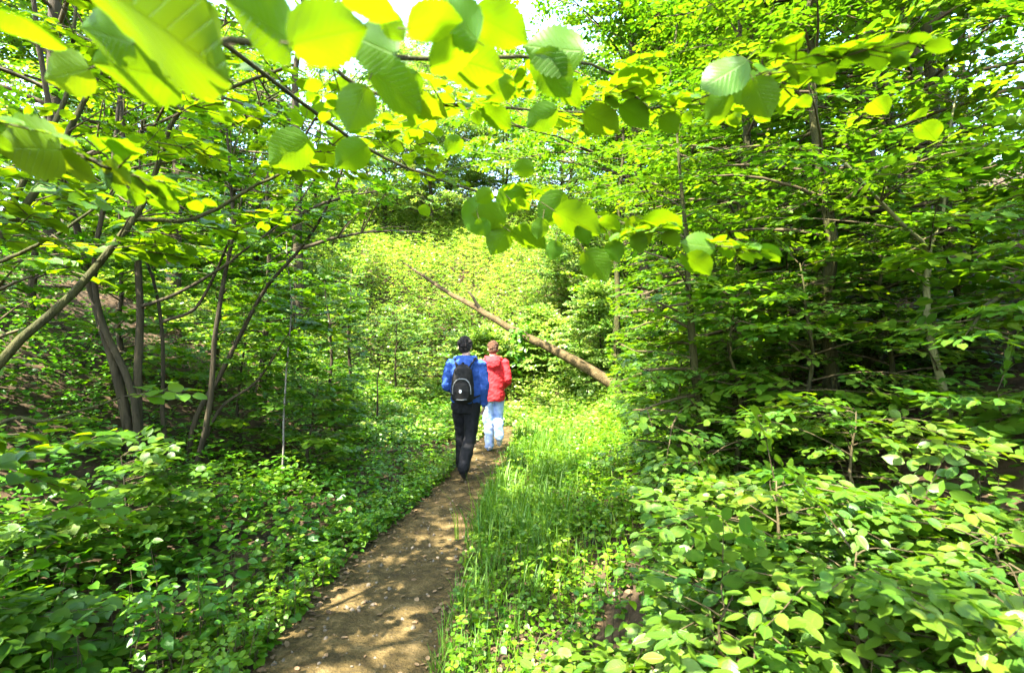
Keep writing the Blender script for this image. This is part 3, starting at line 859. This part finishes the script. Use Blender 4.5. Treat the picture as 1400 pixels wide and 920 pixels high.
BANK = [
    (930, 4.9, 1.3, .75, 'low bush on the verge where grass meets the right bank'),
    (1010, 3.9, 1.5, .85, 'waist-high bush at the foot of the right bank'),
    (1110, 3.5, 1.5, .85, 'bush with flat leaf tiers below the dark earth hollow'),
    (1230, 3.6, 1.5, .8, 'bush crouching under the bare earth hollow in the bank'),
    (1440, 2.9, 1.6, .8, 'chest-high bush at the right border behind the front thicket'),
    (960, 6.2, 1.6, .9, 'rounded bush right of the root end of the fallen tree'),
    (880, 7.4, .9, .8, 'bush just in front of the fallen tree base'),
    (1080, 5.0, 1.7, .9, 'dense bush half way up the shady right bank'),
    (1190, 4.7, 1.6, .9, 'straggling bush on the upper lip of the earth hollow'),
    (1330, 4.2, 1.9, .9, 'dark bush behind the slim green stem'),
    (840, 9.5, 1.6, 1.0, 'bush at the far side of the fallen tree base'),
]
for i, (px, d, h, R, lab) in enumerate(BANK):
    grow('bush', lab, 'bush', col(px, d), d, h, R, 'bushes on the right bank', 300 + i, n_limb=22, t0=.12, elev=16, gap=.16, sc=1.0, profile=.6, **(dict(beech, sp=SP_HAZEL, blank=T_HAZEL, leafmat=M['hazel']) if i % 3 == 1 else beech))

MID = [
    (1125, 4.0, 4.6, 1.35, 'young beech with bright yellow-green tiers over the right bank'),
    (1000, 5.2, 5.2, 1.5, 'young beech leaning to the path above the dark right bank'),
    (1340, 3.9, 5.0, 1.35, 'young beech behind the slim green stem, its tiers nearly level'),
    (905, 7.6, 5.8, 1.7, 'young beech right above the fallen tree'),
    (1205, 5.2, 5.6, 1.6, 'young beech half hidden in the dark upper part of the right bank'),
    (1060, 6.8, 6.5, 1.8, 'tall young beech in the middle of the right slope'),
    (850, 9.8, 6.5, 1.9, 'young beech at the right rim of the bright glade'),
    (1450, 3.3, 4.6, 1.4, 'young beech at the right border of the view'),
    (1135, 8.2, 7.0, 2.0, 'young beech high on the right slope before the dark trunks'),
    (955, 3.9, 3.0, .9, 'slight young beech whose tiers overhang the verge'),
    (1185, 4.5, 5.4, 1.5, 'young beech with dark lower tiers over the earth hollow'),
    (1085, 5.6, 6.0, 1.6, 'young beech between the two brightest ones on the right slope'),
    (1020, 7.8, 7.2, 1.9, 'tall young beech whose top fills the upper right of the glade rim'),
    (1290, 6.5, 7.0, 1.9, 'young beech in deep shade at the upper right'),
]
for i, (px, d, h, R, lab) in enumerate(MID):
    grow('young_beech', lab, 'tree', col(px, d), d, h, R, 'young beeches on the right slope', 400 + i, n_limb=int(20 + h * 3), t0=.08, elev=14, gap=.20, sc=1.05, profile=.75,
         toward=PI * .95, limb_parts=4, **(dict(beech, sp=SP_HAZEL, blank=T_HAZEL, leafmat=M['hazel']) if i % 3 == 2 else beech))

LEFT = [
    (455, 7.2, 2.5, 1.0, 'leafy shrub at the left rim of the bright glade'),
    (360, 8.2, 4.2, 1.4, 'shrub behind the slanting stem, lit from above'),
    (485, 9.8, 2.8, 1.2, 'bright shrub left of the walker in blue'),
    (300, 7.6, 3.0, 1.0, 'shrub on the left slope behind the many-stemmed hazel'),
    (40, 6.4, 3.4, 1.1, 'shrub on the left slope beside the bare earth patch'),
    (-10, 4.6, 3.4, 1.2, 'shrub on the left border behind the nearest hazel'),
    (540, 12.2, 2.2, 1.3, 'pale sunlit shrub right behind the walker in blue'),
    (150, 5.8, 2.6, .9, 'shrub behind the feet of the many-stemmed hazel'),
    (420, 5.9, 1.3, .8, 'low shrub growing out of the undergrowth by the slanting stem'),
    (330, 6.3, 1.8, .9, 'low shrub in the gap between the hazel stems'),
    (60, 3.1, .55, .5, 'low broad-leaved shrub in the undergrowth at the left border'),
    (170, 3.7, .8, .6, 'low shrub in front of the many-stemmed hazel'),
    (-20, 2.4, .5, .45, 'broad-leaved shrub in the lower left corner beneath the mossy stem'),
]
for i, (px, d, h, R, lab) in enumerate(LEFT):
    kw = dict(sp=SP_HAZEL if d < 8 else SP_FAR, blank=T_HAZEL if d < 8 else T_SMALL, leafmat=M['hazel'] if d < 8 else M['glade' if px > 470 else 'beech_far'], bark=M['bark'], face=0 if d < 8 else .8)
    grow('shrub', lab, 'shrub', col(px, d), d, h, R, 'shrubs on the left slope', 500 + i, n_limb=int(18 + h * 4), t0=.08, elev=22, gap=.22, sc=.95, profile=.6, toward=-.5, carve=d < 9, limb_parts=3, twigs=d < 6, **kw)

GLADE = [
    (790, 16.5, 2.9, 2.0, 'bush behind the fallen trunk on the right of the glade'),
    (860, 14.5, 7.0, 2.4, 'tree behind the root end of the fallen trunk'),
    (430, 25.0, 8.0, 3.0, 'large bright tree above the left side of the glade'),
    (590, 24.0, 8.5, 3.2, 'high tree behind the glade, left of the sky gap'),
    (690, 27.0, 8.5, 3.4, 'high tree right under the sky gap'),
    (770, 25.0, 8.6, 3.2, 'high tree behind the glade, right of the sky gap'),
    (880, 20.0, 9.0, 3.0, 'high tree on the right slope beyond the glade'),
    (350, 15.5, 7.5, 2.5, 'tree on the left slope before the glade'),
    (330, 21.0, 9.5, 3.2, 'tree on the left slope beyond the shrubs'),
    (215, 13.5, 8.0, 2.6, 'tree high on the left slope above the slanting stem'),
    (170, 12.0, 7.5, 2.5, 'tree high on the left slope behind the bare earth'),
    (960, 16.0, 9.0, 2.8, 'tree on the right slope behind the young beeches'),
    (1080, 14.0, 9.0, 2.8, 'tree high on the right slope in half shade'),
    (525, 23.5, 9.0, 3.2, 'tree on the crest of the far slope above the upper end of the fallen trunk'),
    (565, 29.0, 10.0, 3.8, 'tree beyond the crest of the far slope at the left of the sky gap'),
    (655, 13.8, 1.3, 1.1, 'low bush in full sun just ahead of the two walkers'),
    (740, 14.5, 1.4, 1.2, 'low bush in full sun beneath the fallen trunk'),
    (310, 19.0, 9.5, 3.2, 'tree far up the left slope between the tall trunks'),
    (540, 33.0, 10.0, 4.2, 'far tree on the rising ground at the left of the sky gap'),
    (640, 36.0, 10.0, 4.4, 'farthest tree straight ahead beyond the glade'),
    (740, 35.0, 10.0, 4.4, 'far tree straight ahead, right of the farthest one'),
    (840, 31.0, 10.5, 4.2, 'far tree on the rising ground at the right of the sky gap'),
    (930, 25.0, 10.0, 3.6, 'far tree on the right slope beyond the young beeches'),
    (1030, 21.0, 10.0, 3.4, 'far tree on the upper right slope seen between the trunks'),
    (1180, 17.0, 10.0, 3.2, 'far tree on the upper right slope behind the dark trunks'),
    (1330, 13.0, 9.5, 3.0, 'tree at the top of the right slope near the right border'),
    (60, 15.0, 8.5, 3.0, 'tree at the top of the left slope near the left border'),
    (200, 17.0, 9.0, 3.0, 'tree at the top of the left slope above the bare earth'),
    (-60, 10.5, 8.0, 2.6, 'tree on the left slope at the very left border'),
    (820, 12.5, 2.4, 1.4, 'bush growing up against the fallen trunk from the right bank'),
    (690, 27.5, 9.0, 3.0, 'slender high tree whose light crown half closes the sky gap'),
    (775, 24.5, 9.0, 3.0, 'slender high tree at the right of the sky gap beyond the trunk'),
    (615, 26.5, 9.0, 3.0, 'slender high tree at the left of the sky gap beyond the glade'),
    (520, 9.2, 1.5, 1.0, 'small sunlit bush at the left edge of the path near the walkers'),
]
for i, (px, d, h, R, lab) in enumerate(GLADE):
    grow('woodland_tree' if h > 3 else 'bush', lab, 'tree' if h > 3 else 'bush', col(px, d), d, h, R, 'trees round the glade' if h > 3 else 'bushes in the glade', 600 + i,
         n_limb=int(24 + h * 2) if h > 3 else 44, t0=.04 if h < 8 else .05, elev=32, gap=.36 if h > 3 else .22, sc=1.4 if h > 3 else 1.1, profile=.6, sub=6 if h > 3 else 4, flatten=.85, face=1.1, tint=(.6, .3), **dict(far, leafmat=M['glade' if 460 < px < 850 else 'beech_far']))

TALL = [
    (1265, 6.9, 12.0, 3.6, 'tall dark trunk in the shade at the upper right', 'bark'),
    (1175, 8.8, 12.5, 3.6, 'tall dark trunk further back at the upper right', 'bark'),
    (1540, 5.4, 11.5, 3.4, 'big tree beyond the right border, its boughs reaching in', 'bark'),
    (1020, 12.0, 12.5, 3.6, 'tall tree rising behind the young beeches', 'bark'),
    (885, 12.3, 13.5, 4.4, 'tall tree at the right of the sky gap', 'bark'),
    (60, 8.6, 11.5, 3.6, 'tall tree on the left slope at the left border', 'bark'),
    (235, 10.8, 12.5, 3.8, 'tall tree behind the many-stemmed hazel', 'bark'),
    (400, 12.5, 12.0, 3.6, 'tall tree at the left of the sky gap', 'bark'),
    (-420, 4.6, 11.0, 3.8, 'tall tree just beyond the left border', 'bark'),
]
for i, (px, d, h, R, lab, bk) in enumerate(TALL):
    grow('tall_tree', lab, 'tree', col(px, d), d, h, R, 'tall trees of the wood', 700 + i, flatten=.7, n_limb=36, t0=.14 if px < 700 else .30, elev=28, gap=.32, sc=1.2, profile=.35, sub=5 if px < 700 else 8, limb_parts=6, sides=9, r0=.13, **dict(tall, bark=M[bk], carve=px < 700))
# unseen trees added beside and behind the viewer to cast the shade in front
for i, (x, y, h, R, lab) in enumerate([(-3.6, .2, 10.5, 4.6, 'unseen tall tree added left of the viewer, shading the undergrowth'),
                                       (-8.2, 1.0, 11.5, 4.2, 'unseen tall tree added up the left slope, shading the nearest hazel'),
                                       (-.9, -2.6, 10.5, 4.4, 'unseen tall tree added for shade behind the viewer beside the path'),
                                       (2.9, 1.9, 11.0, 4.4, 'unseen tall tree added for shade beside the viewer on the right bank')]):
    grow('tall_tree', lab, 'tree', x, y, h, R, 'tall trees of the wood', 740 + i, n_limb=30, t0=.38, elev=22, gap=.42, sc=1.2, profile=.3, sub=4, limb_parts=6, sides=9, r0=.14, **tall)

# ------------------------------------------------------------------ the fallen tree leaning across the glade
tr = [at(915, 560, 9.9), at(880, 545, 10.2), at(835, 523, 10.6), at(780, 490, 11.0), at(715, 458, 11.5), at(650, 420, 12.2), at(610, 398, 12.8), at(570, 372, 13.5), at(548, 356, 14.0)]
tb = tr[0].copy(); tb[2] = gz(tb[0], tb[1])
ft = root('fallen_tree', tb, 'fallen bare trunk leaning from the right bank up across the glade', 'fallen tree')
g = Geo(); pts = curve_pts(np.vstack([[tb + (.5, -.3, -.15)], tr]), 40, .015, 4)
tube(g, pts, np.interp(np.linspace(0, 1, 40), [0, .3, .7, 1], [.175, .125, .065, .012]), 14, 0, .10)
g.build('trunk', [rough_mat('bark_fallen', (.028, .019, .007), (.10, .068, .029), 5, .9, .9, c3=(.058, .041, .013), stretch=(1.6, 1.6, 1.6))], tb, ft)
for (a, c) in (((655, 422, 12.1), (640, 398, 12.0)),):
    g = Geo(); p, q = at(*a), at(*c)
    tube(g, [p, (p + q) / 2 + (0, 0, .04), q], [.05, .035, .022], 7, 0, .1)
    g.build('branch_stub', [M['bark']], tb, ft)
g = Geo(); c = at(712, 470, 11.4); n = 110
P = c + rng.normal(0, 1, (n, 3)) * (.11, .09, .26); a = rng.random(n) * 2 * PI
add_leaves(g, P, np.stack([np.cos(a), np.sin(a), rng.normal(-.6, .4, n)], 1), np.stack([rng.normal(0, .5, n), rng.normal(-.6, .5, n), np.ones(n)], 1), rng.uniform(.08, .14, n), T_HAZEL)
g.build('ivy', [M['cover']], tb, ft)
# ------------------------------------------------------------------ the two walkers
def cloth_mat(name, c1, c2, scale=14, rough=.85, bump=.25):
    return rough_mat(name, c1, c2, scale, rough, bump, dist=.01)


M['skin'] = rough_mat('skin', (.42, .24, .16), (.52, .31, .22), 20, .55, .05)
M['blue'] = cloth_mat('blue_fabric', (.014, .042, .16), (.026, .070, .25))
M['black'] = cloth_mat('black_fabric', (.004, .004, .004), (.011, .010, .010))
M['pack'] = cloth_mat('pack_fabric', (.004, .004, .003), (.013, .011, .008), 22)
M['grey'] = cloth_mat('grey_piping', (.12, .12, .11), (.22, .22, .20), 22)
M['white'] = cloth_mat('white_print', (.7, .7, .7), (.8, .8, .8), 22)
M['red'] = cloth_mat('red_fabric', (.40, .014, .018), (.56, .028, .028))
M['jeans'] = cloth_mat('faded_denim', (.16, .24, .44), (.46, .54, .70), 9)
M['hair_dark'] = rough_mat('dark_hair', (.008, .006, .005), (.03, .022, .016), 60, .6, .8, stretch=(3, 3, .6))
M['hair_red'] = rough_mat('ginger_hair', (.055, .026, .012), (.13, .062, .028), 60, .55, .8, stretch=(3, 3, .6))
M['shoe'] = rough_mat('worn_shoe', (.012, .011, .01), (.04, .035, .03), 18, .7, .3)
M['shoe_pale'] = rough_mat('pale_shoe', (.30, .30, .32), (.55, .55, .56), 18, .7, .3)
M['eye'] = rough_mat('eye', (.02, .02, .02), (.05, .04, .03), 18, .2, .0)


class Blob:
    """Lofted rings joined into one watertight surface with a voxel remesh."""
    def __init__(s): s.bm = bmesh.new()

    def loft(s, pts, rx, ry=None, sides=14, fwd=(0, 1, 0)):
        """Rings along pts; rx sideways half width, ry half depth."""
        pts = [Vector(p) for p in pts]; ry = ry or rx
        rings = []
        for i, p in enumerate(pts):
            t = (pts[min(i + 1, len(pts) - 1)] - pts[max(i - 1, 0)]).normalized()
            f = Vector(fwd)
            if abs(t.dot(f)) > .93: f = Vector((0, 0, 1))
            f = (f - t * f.dot(t)).normalized(); sd = t.cross(f).normalized()
            rings.append([s.bm.verts.new(p + sd * math.cos(a) * rx[i] + f * math.sin(a) * ry[i]) for a in [2 * PI * k / sides for k in range(sides)]])
        for a, b in zip(rings, rings[1:]):
            for k in range(sides):
                s.bm.faces.new((a[k], a[(k + 1) % sides], b[(k + 1) % sides], b[k]))
        s.bm.faces.new(rings[0][::-1]); s.bm.faces.new(rings[-1])
        return s

    def limb(s, pts, r, sides=12):
        """A rounded limb."""
        P = curve_pts(pts, len(pts) * 3, 0); R = np.interp(np.linspace(0, len(pts) - 1, len(P)), range(len(pts)), r)
        d0 = P[0] - P[1]; d1 = P[-1] - P[-2]
        d0 /= np.linalg.norm(d0); d1 /= np.linalg.norm(d1)
        P = np.vstack([P[0] + d0 * R[0] * .7, P, P[-1] + d1 * R[-1] * .7]); R = np.concatenate([[R[0] * .45], R, [R[-1] * .45]])
        return s.loft(P, list(R), list(R), sides)

    def ball(s, c, r, rot=None):
        m = Matrix.Translation(c) @ (rot.to_4x4() if rot else Matrix()) @ Matrix.Diagonal((*r, 1))
        bmesh.ops.create_uvsphere(s.bm, u_segments=20, v_segments=14, radius=1, matrix=m)
        return s

    def build(s, name, mat, parent, voxel=.009, smooth=4, fold=0.0, fscale=14, seed=0):
        me = bpy.data.meshes.new(name + '_raw')
        bmesh.ops.recalc_face_normals(s.bm, faces=s.bm.faces[:])
        s.bm.to_mesh(me); s.bm.free()
        t = bpy.data.objects.new(name + '_raw', me); C.objects.link(t)
        md = t.modifiers.new('r', 'REMESH'); md.mode = 'VOXEL'; md.voxel_size = voxel
        md = t.modifiers.new('s', 'SMOOTH'); md.iterations = smooth; md.factor = .5
        dg = bpy.context.evaluated_depsgraph_get(); dg.update()
        out = bpy.data.meshes.new_from_object(t.evaluated_get(dg))
        bpy.data.objects.remove(t); bpy.data.meshes.remove(me)
        out.name = name
        if fold:
            from mathutils import noise
            out.update()
            nr = [v.normal.copy() for v in out.vertices]
            for v, n in zip(out.vertices, nr):
                p = v.co
                w = noise.noise(Vector((p.x * fscale * .6 + seed, p.y * fscale * .6, p.z * fscale + p.x * 6))) + .5 * noise.noise(Vector((p.x * fscale * 1.7, p.y * fscale * 1.7 + seed, p.z * fscale * 2.2 - p.x * 12)))
                v.co = p + n * w * fold
        out.polygons.foreach_set('use_smooth', [True] * len(out.polygons))
        out.materials.append(mat)
        o = bpy.data.objects.new(name, out); C.objects.link(o); o.parent = parent
        return o


def hand(b, wrist, fdir, palm_n, side, r=.0085):
    """Palm, four unequal curled fingers and a thumb from the side of the palm."""
    w = Vector(wrist); f = Vector(fdir).normalized(); n = Vector(palm_n).normalized(); sd = f.cross(n).normalized() * side
    b.loft([w, w + f * .03, w + f * .085], [.026, .038, .040], [.018, .016, .013], 12, tuple(n))
    for k, ln in enumerate((.068, .078, .072, .056)):
        o = w + f * .078 + sd * (.030 - .020 * k)
        p1 = o + f * ln * .45 + n * .006; p2 = p1 + f * ln * .28 + n * ln * .28; p3 = p2 + f * ln * .05 + n * ln * .30
        b.limb([o, p1, p2, p3], [r, r * .95, r * .88, r * .75], 8)
    o = w + f * .025 + sd * .030
    b.limb([o, o + sd * .024 + f * .022 + n * .012, o + sd * .028 + f * .052 + n * .024], [.012, .010, .008], 8)


def leg_points(hip, knee, ankle): return [hip, tuple((np.array(hip) * .5 + np.array(knee) * .5) + np.array((0, .012, 0))), knee, tuple(np.array(knee) * .62 + np.array(ankle) * .38 + np.array((0, -.018, 0))), ankle]


def head_on(b, c, s=1.0):
    x, y, z = c
    b.ball((x, y, z), (.076 * s, .094 * s, .105 * s)).ball((x, y + .030, z - .055), (.056 * s, .066 * s, .060 * s))
    b.ball((x, y + .098 * s, z - .018), (.012, .018, .020))                                   # nose
    b.ball((x, y + .088 * s, z - .064), (.024, .012, .007)).ball((x, y + .087 * s, z - .074), (.022, .012, .008))   # lips
    for q in (-1, 1):
        b.ball((x + q * .078 * s, y - .004, z - .014), (.010, .020, .032))                    # ears
        b.ball((x + q * .032, y + .083 * s, z + .018), (.018, .010, .006))                    # brow


def walker(spec):
    s = spec
    rt = root('person', s['loc'], s['label'], 'person')
    rt.rotation_euler = (0, 0, s['turn'])
    rt.scale = (s['k'],) * 3
    # the body: one continuous surface
    b = Blob()
    b.loft([(0, 0, .84), (0, 0, .92), (0, -.005, 1.02), (0, .0, 1.14), (0, .0, 1.28), (0, -.005, 1.38), (0, -.005, 1.45)], [.14, .165, .148, .142, .168, .178, .09], [.10, .112, .10, .095, .112, .10, .06], 18)
    b.limb([(0, -.01, 1.42), (0, .005, 1.50), (0, .012, 1.56)], [.062, .055, .054])
    head_on(b, s['head'])
    for j, (hip, knee, ank, toe) in s['legs'].items():
        b.limb(leg_points(hip, knee, ank), [.088, .076, .056, .054, .038])
        b.limb([ank, toe], [.036, .026])
    for j, (sh, el, wr) in s['arms'].items():
        b.limb([sh, el], [.056, .040]); b.limb([el, wr], [.042, .027])
        d = Vector(wr) - Vector(el)
        hand(b, wr, d, s['palm'][j], s['thumb'][j])
    b.build('body', M['skin'], rt, .0065, 2)
    for q in (-1, 1):
        e = Blob(); h = s['head']; e.ball((h[0] + q * .032, h[1] + .084, h[2] + .004), (.011, .009, .008)); e.build('eye', M['eye'], rt, .003, 1)
    # hair
    h = s['head']; b = Blob()
    r = random.Random(s['seed'])
    b.ball((h[0], h[1] - .014, h[2] + .020), (.084, .094, .100)).ball((h[0], h[1] - .040, h[2] - .028), (.074, .066, .068))
    for k in range(60):
        th, ph = r.uniform(.0, 2 * PI), r.uniform(.1, 1.75)
        d = Vector((math.sin(ph) * math.cos(th), math.sin(ph) * math.sin(th), math.cos(ph)))
        if d.y > .45 and d.z < .5: continue
        c = Vector((h[0], h[1] - .014, h[2] + .015)) + Vector((d.x * .080, d.y * .088, d.z * .096))
        b.ball(c, (.016, .016, .022), d.to_track_quat('Z', 'Y').to_matrix())
    hair = b.build('hair', s['hair'], rt, .006, 2, .004, 60, s['seed'])
    # trousers
    b = Blob()
    b.loft([(0, 0, .80), (0, 0, .88), (0, -.004, .96), (0, 0, s['waist'])], [.155, .180, .172, .160], [.115, .130, .122, .110], 18)
    for j, (hip, knee, ank, toe) in s['legs'].items():
        a = np.array(ank); kn = np.array(knee)
        end = a + (a - kn) / np.linalg.norm(a - kn) * .025
        b.limb(leg_points(hip, knee, tuple(end)), [.102, .095, .080, .078, .074])
    b.build('trousers', s['trousers'], rt, .009, 3, .011, 13, s['seed'])
    # jacket with its sleeves
    b = Blob(); z0 = s['hem']
    b.loft([(0, 0, z0), (0, 0, z0 + .05), (0, -.006, (z0 + 1.2) / 2), (0, 0, 1.22), (0, -.004, 1.34), (0, -.006, 1.42), (0, .0, 1.49)], [.178, .190, .186, .192, .200, .180, .085], [.135, .146, .138, .136, .136, .118, .078], 20)
    for j, (sh, el, wr) in s['arms'].items():
        w = np.array(el) * .06 + np.array(wr) * .94
        b.limb([sh, tuple((np.array(sh) + np.array(el)) / 2), el], [.080, .070, .064]); b.limb([el, tuple((np.array(el) + w) / 2), tuple(w)], [.064, .056, .047])
    jk = b.build('jacket', s['jacket'], rt, .009, 3, .013, 13, s['seed'] + 3)
    # hood lying on the shoulders
    b = Blob()
    b.limb([(-.105, .03, 1.47), (-.10, -.06, 1.475), (0, -.115, 1.455), (.10, -.06, 1.475), (.105, .03, 1.47)], [.034, .046, .054, .046, .034])
    b.loft([(0, -.09, 1.50), (0, -.125, 1.44), (0, -.14, 1.36), (0, -.125, 1.285)], [.10, .125, .105, .03], [.05, .06, .05, .02], 14)
    b.build('hood', s['jacket'], jk, .008, 3, .009, 18, s['seed'] + 9)
    for j, (hip, knee, ank, toe) in s['legs'].items():
        b = Blob(); a, t = Vector(ank), Vector(toe); d = (t - a)
        up = Vector((0, 0, 1)); heel = a - d.normalized() * .045
        b.limb([tuple(a + (Vector(knee) - a).normalized() * .05), tuple(a)], [.050, .052])
        b.limb([tuple(heel + Vector((0, 0, -.035)) * s['flat'][j]), tuple(a + d * .45 + Vector((0, 0, -.012))), tuple(t + Vector((0, 0, .004)))], [.044, .048, .036])
        sh = b.build('shoe', s['shoe'], rt, .007, 2)
    return rt


bx, by = at(637, 600, 6.42)[0], 6.42
man = walker(dict(
    loc=(bx, by, 0.015), turn=-.04, k=1.0, seed=5, label='person in a blue hooded jacket and black trousers walking away up the path', head=(-.018, .03, 1.632),
    legs={'l': ((-.09, .01, .91), (-.085, .20, .52), (-.095, .30, .105), (-.105, .46, .035)), 'r': ((.085, 0, .91), (.055, -.01, .50), (.0, -.245, .175), (-.002, -.135, .045))},
    arms={'l': ((-.185, -.005, 1.41), (-.245, -.03, 1.14), (-.175, .185, 1.06)), 'r': ((.185, -.005, 1.41), (.232, -.03, 1.13), (.215, .085, .89))},
    palm={'l': (.8, 0, -.4), 'r': (-1, .1, 0)}, thumb={'l': 1, 'r': -1}, flat={'l': 1, 'r': .3},
    hair=M['hair_dark'], trousers=M['black'], jacket=M['blue'], shoe=M['shoe'], waist=1.03, hem=.93))
rx_, ry_ = at(674, 560, 8.05)[0], 8.05
red = walker(dict(
    loc=(rx_, ry_, 0.015), turn=.05, k=.985, seed=8, label='person in a red hooded jacket and pale blue jeans walking ahead of the other', head=(.0, .03, 1.632),
    legs={'l': ((-.085, 0, .91), (-.075, .06, .51), (-.055, .04, .09), (-.06, .20, .03)), 'r': ((.085, 0, .91), (.085, .10, .53), (.095, -.20, .27), (.10, -.145, .13))},
    arms={'l': ((-.18, -.005, 1.41), (-.232, -.02, 1.14), (-.20, .17, .97)), 'r': ((.18, -.005, 1.41), (.245, -.05, 1.13), (.185, .16, 1.02))},
    palm={'l': (1, 0, 0), 'r': (-.8, 0, -.4)}, thumb={'l': 1, 'r': -1}, flat={'l': 1, 'r': .3},
    hair=M['hair_red'], trousers=M['jeans'], jacket=M['red'], shoe=M['shoe_pale'], waist=1.03, hem=.80))

# the rucksack on the first walker's back
bp = root('backpack', (bx, by, 0.015), 'black rucksack with grey piping on the back of the blue jacket', 'rucksack')
bp.rotation_euler = man.rotation_euler
b = Blob()
b.loft([(-.01, -.225, .955), (-.01, -.235, .99), (-.01, -.245, 1.10), (-.01, -.235, 1.24), (-.01, -.22, 1.35), (-.01, -.20, 1.405)], [.10, .132, .142, .132, .108, .05], [.05, .085, .095, .085, .066, .03], 18)
b.build('bag', M['pack'], bp, .008, 3, .006, 18, 2)
b = Blob()
b.loft([(-.01, -.325, .985), (-.01, -.335, 1.01), (-.01, -.34, 1.09), (-.01, -.325, 1.165), (-.01, -.31, 1.19)], [.075, .100, .106, .092, .05], [.02, .035, .040, .032, .015], 16)
pk = b.build('front_pocket', M['pack'], bp, .007, 2, .003, 20, 4)
b = Blob(); b.limb([(-.118, -.32, 1.06), (-.112, -.33, 1.16), (-.07, -.325, 1.225), (-.01, -.322, 1.24), (.05, -.325, 1.225), (.092, -.33, 1.16), (.098, -.32, 1.06)], [.007] * 7, 8); b.build('piping', M['grey'], bp, .004, 1)
b = Blob(); b.limb([(-.075, -.352, 1.00), (-.01, -.372, .995), (.055, -.352, 1.00)], [.006] * 3, 8); b.build('piping', M['grey'], bp, .004, 1)
b = Blob(); b.ball((-.018, -.380, 1.095), (.015, .005, .022)); b.build('emblem', M['white'], pk, .003, 1)
b = Blob(); b.limb([(-.035, -.20, 1.39), (-.012, -.215, 1.43), (.012, -.20, 1.39)], [.008] * 3, 8); b.build('handle', M['pack'], bp, .004, 1)
for q in (-1, 1):
    b = Blob()
    b.loft([(q * .07 - .01, -.19, 1.36), (q * .105, -.13, 1.46), (q * .118, -.03, 1.50), (q * .120, .07, 1.46), (q * .125, .135, 1.36), (q * .13, .150, 1.22), (q * .150, .10, 1.08), (q * .165, -.06, 1.02), (q * .12, -.19, 1.0)],
           [.026] * 9, [.010] * 9, 10, (0, .6, .8))
    b.build('strap', M['pack'], bp, .006, 1)
b = Blob(); b.limb([(.10, -.25, 1.0), (.112, -.23, .92), (.108, -.22, .84)], [.006, .005, .004], 8); b.build('loose_webbing', M['pack'], bp, .004, 1)
# ------------------------------------------------------------------ daylight
w = bpy.data.worlds.new('World'); scene.world = w; w.use_nodes = True
nt = w.node_tree; bg = nt.nodes['Background']
sky = nt.nodes.new('ShaderNodeTexSky'); sky.sky_type = 'NISHITA'; sky.sun_disc = False
elev = math.asin(SUN[2]); az = math.atan2(SUN[0], SUN[1])
sky.sun_elevation = elev; sky.sun_rotation = az
sky.dust_density = 1.5; sky.air_density = 1.0
nt.links.new(sky.outputs[0], bg.inputs[0]); bg.inputs[1].default_value = .15
ld = bpy.data.lights.new('sun', 'SUN'); ld.energy = 3.2; ld.angle = math.radians(.5); ld.color = (1.0, .955, .88)
lo = bpy.data.objects.new('sun', ld); C.objects.link(lo)
lo.rotation_euler = Vector(SUN).to_track_quat('Z', 'Y').to_euler()
lo.location = (-6, -3, 30)

v = scene.view_settings
scene.display_settings.display_device = 'sRGB'
v.view_transform = 'Standard'; v.look = 'None'; v.exposure = EXPOSURE; v.gamma = 1.0; v.use_curve_mapping = False
cy = scene.cycles
cy.max_bounces = 7; cy.diffuse_bounces = 4; cy.glossy_bounces = 2; cy.transmission_bounces = 5; cy.transparent_max_bounces = 4
cy.caustics_reflective = False; cy.caustics_refractive = False
cy.use_denoising = True
cy.sample_clamp_indirect = 6.0
